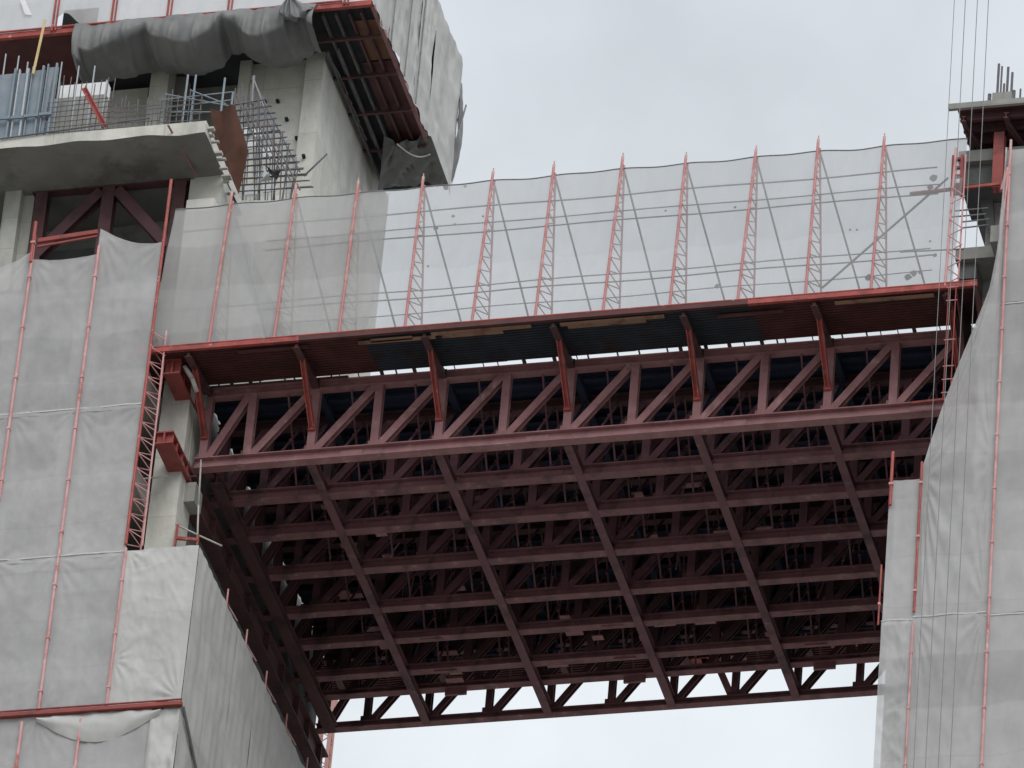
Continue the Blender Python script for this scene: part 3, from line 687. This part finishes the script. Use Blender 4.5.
# long grey tarpaulin slung under the front edge
def tx(u): return pxs[1]+.75+(P(314,40,Y=YP).x-pxs[1]-.75)*u
def fn(u, v):
    x = tx(u); L = (3.1+.9*noise.noise(V((u*5,3,3)))+.5*math.sin(u*17))*v
    d0 = (.45 + .75*abs(math.sin(u*9.6+.35))**.7 + .10*math.sin(u*27) + .22*noise.noise(V((x*.6,0,5))) + (.5 if u < .04 else 0))
    if L < d0*1.25:      # front fall, bellying outwards
        q = L/(d0*1.25); y = YP-.12-.20*math.sin(q*math.pi*.75); z = ZPL+.2-d0*q
    else:                # turns in under the platform
        q = (L-d0*1.25)/(3.9-d0*1.25); y = YP-.12-.20*.707+2.5*q; z = ZPL+.2-d0-.35*math.sin(q*math.pi)*(1+1.2*noise.noise(V((x*.9,1,1))))+(d0-.6)*q*q*.8
    ph = x*8.0+1.8*noise.noise(V((x*.7,L*.25,3))); k = min(1,.25+v*1.6)
    f = .075*k*math.sin(ph)+.05*k*math.sin(ph*2.3+L*.6)+.12*noise.noise(V((x*.8+L*.5,L*.5,9)))
    sw = .16*max(0,math.sin(x*1.9+L*1.1))*math.exp(-((v-.35)/.25)**2)
    return (x+.05*k*math.cos(ph), y-f-sw, z-f*.45-sw*.6)
sheet('slung_tarpaulin', fn, 150, 50, 'tarp', 'long dirty grey tarpaulin bunched under the front edge of the platform', cat='tarpaulin', amp=.02, seed=160, crease=.5)
pb = P(296,32,Y=YP-.2)
def fn(u, v):
    w = .12+1.15*math.sin(min(1,v*1.25)*math.pi/2)*(1-.25*v)
    pl = math.sin(u*24+2*noise.noise(V((u*3,v*2,1))))*(.05+.05*v)
    return (pb.x-.28+(u-.42)*w+.30*v*v, YP-.38-.32*math.sin(u*math.pi)*math.sin(v*2.7)-pl, ZPL+.30-1.25*math.sin(v*1.75)*(.55+.45*math.sin(u*math.pi))+.25*u*v)
sheet('knotted_tarpaulin', fn, 50, 50, 'tarp', 'knotted bag of grey tarpaulin hanging at the right end of the slung sheet', cat='tarpaulin', amp=.03, seed=161, crease=.5)
# white strip on the first net
b = MB(); b.slab([P(20,0,Y=YP-.1),P(25,0,Y=YP-.1),P(32,15,Y=YP-.1),P(26,15,Y=YP-.1)], (0,.015,0)); b.slab([P(20,0,Y=YP-.13),P(21.5,0,Y=YP-.13),P(26.5,14,Y=YP-.13),P(25,14.5,Y=YP-.13)], (0,.015,0))
tag(obj('white_strip', b, 'white'), 'torn white strip stuck on the top left net', 'strip')

# ------------------------------------------------------------------ clutter on the projecting slab
YK = -2.1
def uprect(x0, x1, y0, y1, Y, th=.06):      # pixel rectangle raised on a vertical plane with true verticals
    a = P(x0,y1,Y=Y); c = P(x1,y1,Y=Y); z1 = P((x0+x1)/2,y0,Y=Y).z
    return a, c, z1
for i, (x0, x1, y0, y1) in enumerate(((-14,9,75,139),(10,22,74,137),(23,37,71,135),(38,50,68,134))):
    a, c, z1 = uprect(x0, x1, y0, y1, YK-.02*i)
    t = thing('blue_formwork', ((a.x+c.x)/2, YK-.02*i, zt), 'blue grey formwork panel on the slab edge, %s from the left' % ORD[i], 'formwork', 'blue formwork panels on the slab')
    b = MB(); b.box((a.x+.02,YK-.02*i,zt+.004),(c.x-.02,YK+.06-.02*i,z1)); obj('face_sheet', b, 'form_blue', t)
    b = MB(); b.box((c.x-.09,YK-.14,zt+.01),(c.x-.03,YK-.022*i-.002,z1+.10)); b.box((a.x+.03,YK-.13,zt+.01),(a.x+.07,YK-.022*i-.002,z1+.1)); obj('rib', b, 'form_pale' if i == 1 else 'form_blue', t)
    b = MB(); zw = zt+(z1-zt)*.35; b.bar((a.x,YK-.18,zw),(c.x,YK-.18,zw), .06,.1); obj('waler', b, 'form_blue', t)
b = MB(); b.tube(P(33,74,Y=YK-.2), P(45,20,Y=YK-.2), .045)
tag(obj('timber_pole', b, 'yellow'), 'yellow timber pole rising above the blue formwork panels', 'pole')
b = MB()
for k, (x, y) in enumerate(((62,62),(79,66),(95,66),(107,80),(6,54),(19,56),(28,62))):
    p = P(x,y,Y=YK+.5); b.bar((p.x,YK+.5,zt),(p.x,YK+.5,p.z), .035,.035)
tag(obj('starter_bars', b, 'form_pale'), 'row of pale upright bars behind the blue formwork panels', 'bars')
b = MB(); a = P(50,110,Y=YK+1.1); c = P(104,110,Y=YK+1.1); z1 = P(80,84,Y=YK+1.1).z; b.box((a.x,YK+1.1,zt+.004),(c.x,YK+1.4,z1-.5)); o=tag(obj('block_wall', b, 'concrete_mid'), 'low grey wall behind the rebar mat next to the blue panels', 'wall')
b = MB(); b.box((a.x+.2,YK+1.1,z1-.497),(c.x,YK+1.45,z1)); obj('white_course', b, 'white', o)
def mat_of_bars(name, x0, x1, y0f, Y, step, label, hor=6, z_lo=None, lean=0):
    b = MB(); a = P(x0,130,Y=Y); c = P(x1,128,Y=Y); x = a.x; zz = z_lo if z_lo is not None else zt
    while x < c.x:
        px_ = pix((x,Y,zz))[0]; z1 = P(px_, y0f(px_)+random.uniform(-5,5), Y=Y).z
        b.tube((x,Y,zz),(x+random.uniform(-.05,.05)+lean,Y+random.uniform(-.05,.05),z1), .017, 5); x += step*random.uniform(.7,1.3)
    for k in range(hor):
        z = zz+.12+k*.2; b.tube((a.x,Y-.03,z),(c.x,Y-.03,z+random.uniform(-.06,.06)), .014, 5)
    return tag(obj(name, b, 'rebar'), label, 'rebar', 'rebar mats on the slab')
mat_of_bars('rebar_mat', 44, 112, lambda x: 82, YK-.1, .19, 'rebar mat standing in front of the low grey wall', 8)
mat_of_bars('rebar_mat', 112, 160, lambda x: 100, YK-.05, .16, 'rebar mat between the leaning red prop and the concrete column', 6)
mat_of_bars('rebar_mat', 158, 200, lambda x: 92, YK+.1, .17, 'rebar mat at the right end of the slab', 7)
b = MB(); b.ibeam(P(84,88,Y=YK-.3), P(105,127,Y=YK-.3), .17,.17)
tag(obj('steel_prop', b, 'red'), 'short red steel prop leaning on the slab among the rebar', 'prop')
b = MB(); b.tube(P(168,125,Y=YS-.35), P(196,175,Y=-.6), .035)
tag(obj('rusty_rod', b, 'truss'), 'rusty rod hanging from the slab edge towards the column below', 'rod')
b = MB(); b.tube(P(0,139,Y=YS-.05), P(150,118,Y=YS-.05), .03)
tag(obj('edge_pipe', b, 'rebar'), 'dark pipe lying along the slab edge in front of the rebar', 'pipe')
# bright broken edge at the right end of the slab: brick pieces stacked
rb = thing('rubble_edge', (xs1,YS,zt), 'pale broken pieces stepping down the right end of the slab', 'rubble')
for k in range(9):
    y = YS+.15+k*.30; z = zt-.05-.085*k; w = random.uniform(.06,.30); y += random.uniform(-.08,.08)
    b = MB(); b.box((xs1+.005,y,z-random.uniform(.08,.13)),(xs1+w,y+random.uniform(.08,.26),z-.05)); obj('brick_piece', b, 'concrete', rb)
# rusty sheet hanging
def fn(u, v):
    cx = 222+8*v+ (10*(v-.5) if v > .5 else 0)
    top = P(210+26*u, 108, Y=1.5); bot = P(222+14*u, 195, Y=1.5)
    mid = P(208+32*u+8, 150, Y=1.5)
    p = top.lerp(mid, v*2) if v < .5 else mid.lerp(bot, v*2-1)
    return p+V((0,.18*math.sin(u*5+v*3),0))
sheet('rusty_sheet', fn, 16, 20, 'rust', 'rust brown sheet hanging crookedly beside the slab end', cat='sheet', amp=.08, seed=170)
# blue scaffold frame above the rusty sheet
b = MB(); Ysf = 2.4
legs = [(188,75),(196,75),(225,78),(233,92)]
for k, (x, y) in enumerate(legs):
    p = P(x,y,Y=Ysf+(k%2)*.5); b.tube((p.x,Ysf+(k%2)*.5,10.0),(p.x,Ysf+(k%2)*.5,p.z), .035)
for (x0,y0,x1,y1) in ((160,100,232,92),(165,94,230,106),(160,108,232,100),(190,90,226,104),(170,112,236,112)):
    b.tube(P(x0,y0,Y=Ysf+.1), P(x1,y1,Y=Ysf+.3), .022)
tag(obj('tube_scaffold', b, 'form_blue'), 'blue tube scaffold frame above the hanging rusty sheet', 'scaffold')
# rebar cage in front of the core
def cage(Y, seedv, label, mat):
    rnd = random.Random(seedv); b = MB()
    right = lambda y: 258+(y-85)*(46/90) if y > 85 else 258
    for y in [104+k*6.2 for k in range(15)]:
        x1 = right(y)+rnd.uniform(-4,2); x0 = 234+rnd.uniform(-3,4)
        b.tube(P(x0,y+1,Y=Y), P(x1,y-4+rnd.uniform(-1,1),Y=Y+.2), .024, 5)
    for k in range(9):
        x = 236+k*7.5+rnd.uniform(-2,2); yt = 92+max(0,(x-256))*1.75+rnd.uniform(-8,4)
        p = P(x,yt,Y=Y+.1); q = P(x-6+rnd.uniform(-3,8),200,Y=Y+.1); b.tube(p, q, .022, 5)
    for k in range(5):
        x = 236+k*10; b.tube(P(x,95+k*12,Y=Y-.1), P(x+24,150+k*10,Y=Y-.1), .026, 5)
    return tag(obj('rebar_cage', b, mat), label, 'rebar')
cage(5.0, 3, 'tangled steel rebar cage in front of the concrete core, nearer layer', 'rebar')
cage(4.4, 9, 'outermost tangle of steel bars in front of the concrete core', 'rebar')
cage(6.6, 4, 'bluish scaffold tubes behind the tangled rebar cage', 'form_blue')
b = MB(); p = P(254,76,Y=4.8); b.tube(p, P(252,104,Y=4.8), .045); b.tube(P(254,80,Y=4.8), P(272,130,Y=4.8), .03); b.tube(P(252,78,Y=4.8), P(300,172,Y=5.6), .028)
tag(obj('guy_post', b, 'pipe'), 'upright pale post at the top of the tangled rebar cage', 'post')
for i, (x0,y0,x1,y1) in enumerate(((239,128,248,134),(252,128,260,136),(246,140,256,148),(262,148,272,156),(244,186,256,194),(262,184,275,191))):
    b = MB(); b.slab([P(x0,y0,Y=6.0+.03*i),P(x1,y0-1,Y=6.0+.03*i),P(x1+1,y1,Y=6.0+.03*i),P(x0+1,y1+1,Y=6.0+.03*i)], (0,.05,0))
    tag(obj('pale_board', b, 'white'), 'small pale board caught inside the rebar cage, %s from the top' % ORD[i], 'board', 'pale boards in the rebar cage')
b = MB(); b.add([P(262,163,Y=4.6),P(272,180,Y=4.6),P(260,182,Y=4.6),P(267,174,Y=4.3)], [[0,1,3],[1,2,3],[2,0,3],[0,2,1]]); tag(obj('folded_sheet', b, 'white'), 'folded whitish sheet low in the rebar cage', 'sheet')
b = MB(); b.add([P(266,165,Y=4.5),P(274,172,Y=4.5),P(281,170,Y=4.5),P(277,180,Y=4.5),P(270,174,Y=4.3)], [[0,1,4],[1,2,3],[1,3,4],[0,4,1]]); tag(obj('black_rag', b, 'black'), 'black rag tied in the rebar cage', 'rag')
for i, (x, y) in enumerate(((238,104),(265,102),(278,102),(287,120),(297,139),(304,157))):
    b = MB(); yw = 9.26 if x < 300 else 8.96; p = P(x,y,Y=yw); b.box((p.x-.05,yw-.12,p.z-.04),(p.x+.05,yw+.03,p.z+.04))
    tag(obj('wall_tie', b, 'black'), 'small dark wall tie by the rebar cage, %s from the left' % ORD[i], 'tie', 'wall ties on the core')
cable([P(304,176,Y=8.4), P(327,154,Y=8.6)], .03, 'thin rod leaning against the concrete shear wall', 'rebar', 'rod', nm='leaning_rod')

# ------------------------------------------------------------------ right tower
YR = -2.72
rt = thing('concrete_tower', (30,6,GROUND), 'unfinished concrete tower behind the nets at the right', 'building')
xR1 = P(1008,150,Y=YR).x; xR0 = P(922,468,Y=YR).x; xRL = P(890.5,476,Y=YR).x
xRR = xR1+6
zR = lambda y, x=985: P(x,y,Y=YR).z
zlowtop = zR(480,900)
b = MB(); b.box((P(884,700,Y=YR+.4).x,YR+.4,GROUND),(45,15.2,zlowtop-.4)); obj('lower_block', b, 'concrete_mid', rt)
zs1_ = P(975,247,Y=-1.4).z-.75
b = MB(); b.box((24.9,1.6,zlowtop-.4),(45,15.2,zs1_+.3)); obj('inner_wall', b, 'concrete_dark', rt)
xa = P(986,250,Y=0).x
b = MB(); b.box((xa,-.2,zlowtop-.4),(xa+1.0,.8,zR(120))); obj('column', b, 'concrete_mid', rt)
zs1 = P(975,247,Y=-1.4).z
b = MB(); b.box((P(955,262,Y=-1.4).x,-1.4,zs1-.42),(45,4,zs1)); obj('floor_slab', b, 'concrete_mid', rt)
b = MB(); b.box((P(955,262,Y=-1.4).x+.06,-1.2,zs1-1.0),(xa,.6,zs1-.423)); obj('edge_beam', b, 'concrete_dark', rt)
zs2 = P(975,150,Y=-1.4).z
b = MB(); b.box((P(958,165,Y=-1.4).x,-1.4,zs2-.42),(45,4,zs2)); obj('floor_slab', b, 'concrete_mid', rt)
b = MB(); b.box((P(960,165,Y=-1.4).x,-1.2,zs2-1.15),(45,.6,zs2-.423)); obj('edge_beam', b, 'concrete_dark', rt)
b = MB(); q0 = P(978,190,Y=-.4); b.slab([P(976,192,Y=-.4),P(992,192,Y=-.4),P(995,240,Y=-.4),P(990,232,Y=-.4)], (0,.5,0)); obj('haunch', b, 'concrete_dark', rt)
b = MB(); b.box((24.9,-.3,-.9),(26.5,14.8,-.35)); obj('bearing_shelf', b, 'concrete_dark', rt)
# nets
def xl_right(y):
    pts = [(150,1008),(200,1003),(240,999),(290,989),(320,977),(370,956),(410,941),(450,928),(468,922),(612,914)]
    for (a, xa_), (c, xc_) in zip(pts[:-1], pts[1:]):
        if y <= c: return xa_+(xc_-xa_)*(y-a)/(c-a)
    return 914
def fn(u, v):
    y = 617+(152-617)*v; pl = P(xl_right(y), y, Y=YR-.02); xx = pl.x; return (xx+(xR1-xx)*u, YR-.02-.25*math.sin(u*math.pi)*v, pl.z)
sheet('sail_net', fn, 60, 120, 'net', 'sweeping sail shaped net curving up to the right tower pole', cat='net', amp=.05, seed=200, crease=.25, radial=((.02,.30,1.5,22),(1,.33,.8,20),(.98,.02,.8,16)))
sheet('scaffold_net', quadZ(xRL,xR0,zR(625,900),zlowtop,YR-.01), 16, 30, 'net', 'pale net strip left of the sail shaped net on right tower', NG, amp=.06, seed=201)
sheet('scaffold_net', quadZ(P(882,622,Y=YR).x,P(913,622,Y=YR).x,zR(900,900),zR(622,900),YR-.06), 40, 100, 'net', 'creased net strip at the lower left edge of right tower', NG, amp=.07, seed=202, hem='top', crease=.7, radial=((.95,.98,.6,9),))
sheet('scaffold_net', quadZ(P(913,622,Y=YR).x,xR1,zR(900),zR(613),YR-.05), 60, 90, 'net', 'wide grey net below the sail shaped net on right tower', NG, amp=.05, seed=203, hem='top', radial=((.98,1,1.4,20),(.02,1,1.0,18)))
for i, (y0, y1, w) in enumerate(((302,150,'topmost'),(613,304,'middle'),(900,615,'lowest'))):
    sheet('scaffold_net', quadZ(xR1,xRR,zR(y0,1010),zR(y1,1010),YR-.03*i), 24, 40, 'net', 'grey net at the right picture edge beside the long pole, %s of three' % w, NG, amp=.06, seed=210+i, hem='top' if i else None)
b = MB()
for z in (zR(225), zR(420), zR(545), zR(690)): b.box((25.2 if z > zlowtop else xRL+.4,YR+.45,z-.3),(45,1.5,z+.3))
obj('slab_edge', b, 'concrete_mid', rt)
vpole(1011,140,900,YR-.12,.04,'redpink','long faded red pole down the right tower nets at the picture edge')
vpole(922,462,612,YR-.1,.04,'red','red pole on the left side of the sail shaped net')
vpole(913,622,900,YR-.12,.03,'redpink','thin red pole below the sail shaped net at lower right')
vpole(893,452,505,YR-.1,.05,'red','short bright red post on top of the pale net strip, right tower')
vpole(881.5,565,625,YR-.02,.028,'red','short dark red post beside the lower left edge of right tower nets')
b = MB(); b.tube(P(1011,150,Y=YR-.15),P(1000,240,Y=YR-.15), .035); b.tube(P(1008,168,Y=YR-.15),P(1002,190,Y=YR-.15), .06)
tag(obj('bracing_tube', b, 'redpink'), 'short pink tube bracing the top of the long right pole', 'tube')
# ropes in front of the nets
for i, (x, r) in enumerate(((956,.010),(967,.012),(979,.012),(990,.012))):
    a = P(x,-30,Y=-3.3); b = MB(); b.tube((a.x,-3.3,a.z),(a.x,-3.3,a.z-36), r, 6)
    tag(obj('hoist_rope', b, 'rope'), 'thin dark hoist rope hanging at the right, %s from the left' % ORD[i], 'rope', 'hoist ropes in front of the right tower')
# top platform on the right tower
YT = -2.6
e0 = P(948,108,Y=YT); 
tp = thing('edge_platform', (28,-1,e0.z), 'dark steel platform with pale edge at the top of the right tower', 'platform')
b = MB(); b.box((e0.x,YT,e0.z-.04),(40,YT+.12,e0.z+.16)); obj('edge_board', b, 'concrete_mid', tp)
b = MB(); b.box((e0.x+.25,YT+.123,e0.z+.05),(40,3.4,e0.z+.12)); obj('deck', b, 'canopy_red', tp)
for k in range(5):
    y = YT+.45+k*.55; b = MB(); b.ibeam((e0.x+.3,y,e0.z-.1),(40,y,e0.z-.1), .12,.25); obj('joist', b, 'truss_dark', tp)
for k in range(4):
    x = e0.x+.45+k*1.3; b = MB(); b.ibeam((x,YT+.2,e0.z-.3),(x,2.5,e0.z-.3), .14,.2)
    b.ibeam((x,YT+.6,e0.z-.35),(x+.5,-.6,zs2+.05), .12,.14, up=(1,0,0)); obj('bracket', b, 'truss_dark', tp)
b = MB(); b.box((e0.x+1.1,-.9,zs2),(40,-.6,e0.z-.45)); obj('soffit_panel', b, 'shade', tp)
a = P(1000,140,Y=-1.7); c = P(1000,190,Y=-1.7)
b = MB(); b.ibeam((a.x,-1.7,c.z),(a.x,-1.7,a.z+.2), .32,.3, up=(0,1,0)); tag(obj('steel_post', b, 'girder'), 'thick red steel post under the top platform of right tower', 'post')
b = MB(); b.bar(P(910,194,Y=-1.95), P(1000,184,Y=-1.95), .08,.09); tag(obj('cross_pipe', b, 'red'), 'red horizontal bar from the net end to the thick red post', 'bar')
# stub column with rebars
sc = thing('stub_column', tuple(P(1003,104,Y=-1.2)), 'short concrete column stub with rebars on the right tower platform', 'column')
z0 = e0.z+.125
b = MB(); a = P(992,100,Y=-1.2); c = P(1011,98,Y=-1.2); zt2 = P(1002,92,Y=-1.2).z; b.box((a.x,-1.2,z0),(c.x,-.6,zt2)); obj('concrete_stub', b, 'concrete_mid', sc)
for k, (x, y, r) in enumerate(((999,64,.04),(1002,66,.03),(1004,83,.035),(1008,66,.04),(1012,71,.04),(1020,87,.03),(989,92,.06),(1013,88,.06))):
    p = P(x,y,Y=-1.0); b = MB(); b.tube((p.x-.02,-1.0+.02*k,z0),(p.x,-1.0+.02*k,p.z), r, 6); obj('rebar', b, 'rebar', sc)
# red frame at the right end of the net
fa = P(948,150,Y=YE+.4); fb = P(945,290,Y=YE)
t = thing('end_mast', (fb.x,YE,ZE), 'wide red lattice mast closing the right end of the safety net', 'mast')
b = MB(); b.tube((fb.x,YE-.03,ZE),(fb.x+.03,YE+.35,fa.z), .04, 8); b.tube((fb.x+.36,YE+.1,ZE),(fb.x+.32,YE+.45,fa.z-.2), .026, 8); obj('chord', b, 'redpink', t)
b = MB()
for k in (0,1,2,3,5):
    za = ZE+.1+k*.62; b.tube((fb.x,YE+.03*k,za),(fb.x+.4,YE+.1+.03*k,za+.3), .02,5); b.tube((fb.x+.4,YE+.1+.03*k,za+.3),(fb.x,YE+.03*k,za+.62), .02,5)
obj('lacing', b, 'redpink', t)
p = P(952,176,Y=YE+.5); b = MB(); b.box((p.x-.02,YE+.45,p.z-.75),(p.x+.08,YE+.6,p.z+.75)); b.box((p.x+.25,YE+.45,p.z-.75),(p.x+.33,YE+.6,p.z+.75))
for k in range(5): b.box((p.x+.083,YE+.46,p.z-.7+k*.32),(p.x+.247,YE+.58,p.z-.62+k*.32))
obj('gate_frame', b, 'girder', t)
for i, (y, x0, x1) in enumerate(((211,955,988),(217,952,986),(222,962,990),(228,962,988),(252,900,965))):
    a = P(x0,y,Y=-1.8); c = P(x1,y-3,Y=-1.8); b = MB(); b.tube(a, c, .025); tag(obj('loose_pipe', b, 'pipe'), 'thin grey pipe sticking out by the right end mast, %s from the top' % ORD[i], 'pipe', 'loose pipes at the right end')
for i, (y, x0, x1) in enumerate(((289,945,975),(293,955,978),(299,955,976))):
    a = P(x0,y,Y=-1.2); c = P(x1,y-2,Y=-1.2); b = MB(); b.bar(a, c, .08,.08); tag(obj('red_bar', b, 'red' if i != 1 else 'redpink'), 'red bar between canopy end and right tower, %s from the top' % ORD[i], 'bar', 'red bars at the canopy end')
# access ladder hanging from the canopy end
t = thing('rope_ladder', tuple(P(948,400,Y=YE-.1)), 'narrow red hanging ladder below the right end of the canopy', 'ladder')
xq = P(946,340,Y=YE-.12).x; zq0 = P(946,285,Y=YE-.12).z; zq1 = P(946,398,Y=YE-.12).z
for dx in (0,.22): b = MB(); b.tube((xq+dx,YE-.12,zq1),(xq+dx,YE-.12,zq0), .018); obj('stile', b, 'girder', t)
for k in (0,1,2,4,7,8):
    z = zq1+.2+k*(zq0-zq1-.3)/8; b = MB(); b.tube((xq-.06,YE-.12,z),(xq+.28,YE-.12,z), .016); obj('rung', b, 'redpink', t)
b = MB(); b.bar(P(912,403,Y=-.4), P(948,399,Y=-.4), .07,.07); tag(obj('cross_pipe', b, 'red'), 'short red bar lying on the bottom chord at the right end', 'bar')
# ------------------------------------------------------------------ crane mast far behind
ac = P(318,735,Y=40); t = thing('crane_mast', (ac.x,40,GROUND), 'faded red lattice crane mast far behind the bridge at lower left', 'crane')
s_ = .42; zc0 = ac.z-25; zc1 = P(325,690,Y=40).z
b = MB()
for dx, dy in ((0,0),(s_,0),(0,s_),(s_,s_)): b.bar((ac.x+dx,40+dy,GROUND),(ac.x+dx,40+dy,zc1), .1,.1)
obj('chord', b, 'crane', t)
b = MB(); z = zc0
while z < zc1-.6:
    b.bar((ac.x,40,z),(ac.x+s_,40,z+.3), .03,.03); b.bar((ac.x+s_,40,z+.3),(ac.x,40,z+.6), .03,.03)
    b.bar((ac.x+s_,40,z),(ac.x+s_,40+s_,z+.3), .03,.03); b.bar((ac.x+s_,40+s_,z+.3),(ac.x+s_,40,z+.6), .03,.03)
    z += .6
obj('lacing', b, 'crane', t)

# ------------------------------------------------------------------ light
w = bpy.data.worlds.new('World'); scene.world = w; w.use_nodes = True
nt = w.node_tree; nt.nodes.clear(); N, L = nt.nodes, nt.links
SUN_EL, SUN_AZ = 42, 150     # degrees; azimuth from +Y clockwise: the sun stands behind the camera
sky = N.new('ShaderNodeTexSky'); sky.sky_type = 'NISHITA'; sky.sun_disc = False
sky.sun_elevation = math.radians(SUN_EL); sky.sun_rotation = math.radians(SUN_AZ); sky.dust_density = 4
bg1 = N.new('ShaderNodeBackground'); bg1.inputs['Strength'].default_value = .08; L.new(sky.outputs[0], bg1.inputs['Color'])
tc = N.new('ShaderNodeTexCoord'); sx = N.new('ShaderNodeSeparateXYZ'); L.new(tc.outputs['Generated'], sx.inputs[0])
cr = N.new('ShaderNodeValToRGB'); els = cr.color_ramp.elements
els[0].position = 0; els[0].color = (.70,.76,.82,1); els[1].position = 1; els[1].color = (1.36,1.38,1.40,1)
for p_, c_ in ((.52,(.83,.885,.93)),(.57,(.81,.86,.905)),(.62,(.73,.78,.83))):
    e = cr.color_ramp.elements.new(p_); e.color = (*c_,1)
L.new(sx.outputs['Z'], cr.inputs[0])
nz = N.new('ShaderNodeTexNoise'); nz.inputs['Scale'].default_value = 19; nz.inputs['Detail'].default_value = 5; nz.inputs['Roughness'].default_value = .5
L.new(tc.outputs['Generated'], nz.inputs['Vector'])
mr = N.new('ShaderNodeMapRange'); mr.inputs['From Min'].default_value = .3; mr.inputs['From Max'].default_value = .7; mr.inputs['To Min'].default_value = .88; mr.inputs['To Max'].default_value = 1.12
L.new(nz.outputs['Fac'], mr.inputs['Value'])
vm = N.new('ShaderNodeVectorMath'); vm.operation = 'SCALE'; L.new(cr.outputs[0], vm.inputs[0]); L.new(mr.outputs[0], vm.inputs['Scale'])
bg2 = N.new('ShaderNodeBackground'); bg2.inputs['Strength'].default_value = 1.0; L.new(vm.outputs[0], bg2.inputs['Color'])
mx = N.new('ShaderNodeMixShader'); mx.inputs[0].default_value = .93
L.new(bg1.outputs[0], mx.inputs[1]); L.new(bg2.outputs[0], mx.inputs[2])
wo = N.new('ShaderNodeOutputWorld'); L.new(mx.outputs[0], wo.inputs['Surface'])
sl = bpy.data.lights.new('sun', 'SUN'); sl.energy = 1.5; sl.angle = math.radians(40); sl.color = (1,.97,.93)
so = bpy.data.objects.new('sun', sl); C.objects.link(so)
az = math.radians(SUN_AZ); el = math.radians(SUN_EL)
sd = V((math.sin(az)*math.cos(el), math.cos(az)*math.cos(el), math.sin(el)))
so.rotation_euler = (-sd).to_track_quat('-Z','Y').to_euler()

scene.view_settings.view_transform = 'Standard'; scene.view_settings.look = 'None'
scene.view_settings.exposure = 0; scene.view_settings.gamma = 1
scene.cycles.max_bounces = 8; scene.cycles.diffuse_bounces = 4; scene.cycles.transparent_max_bounces = 24
scene.cycles.caustics_reflective = False; scene.cycles.caustics_refractive = False
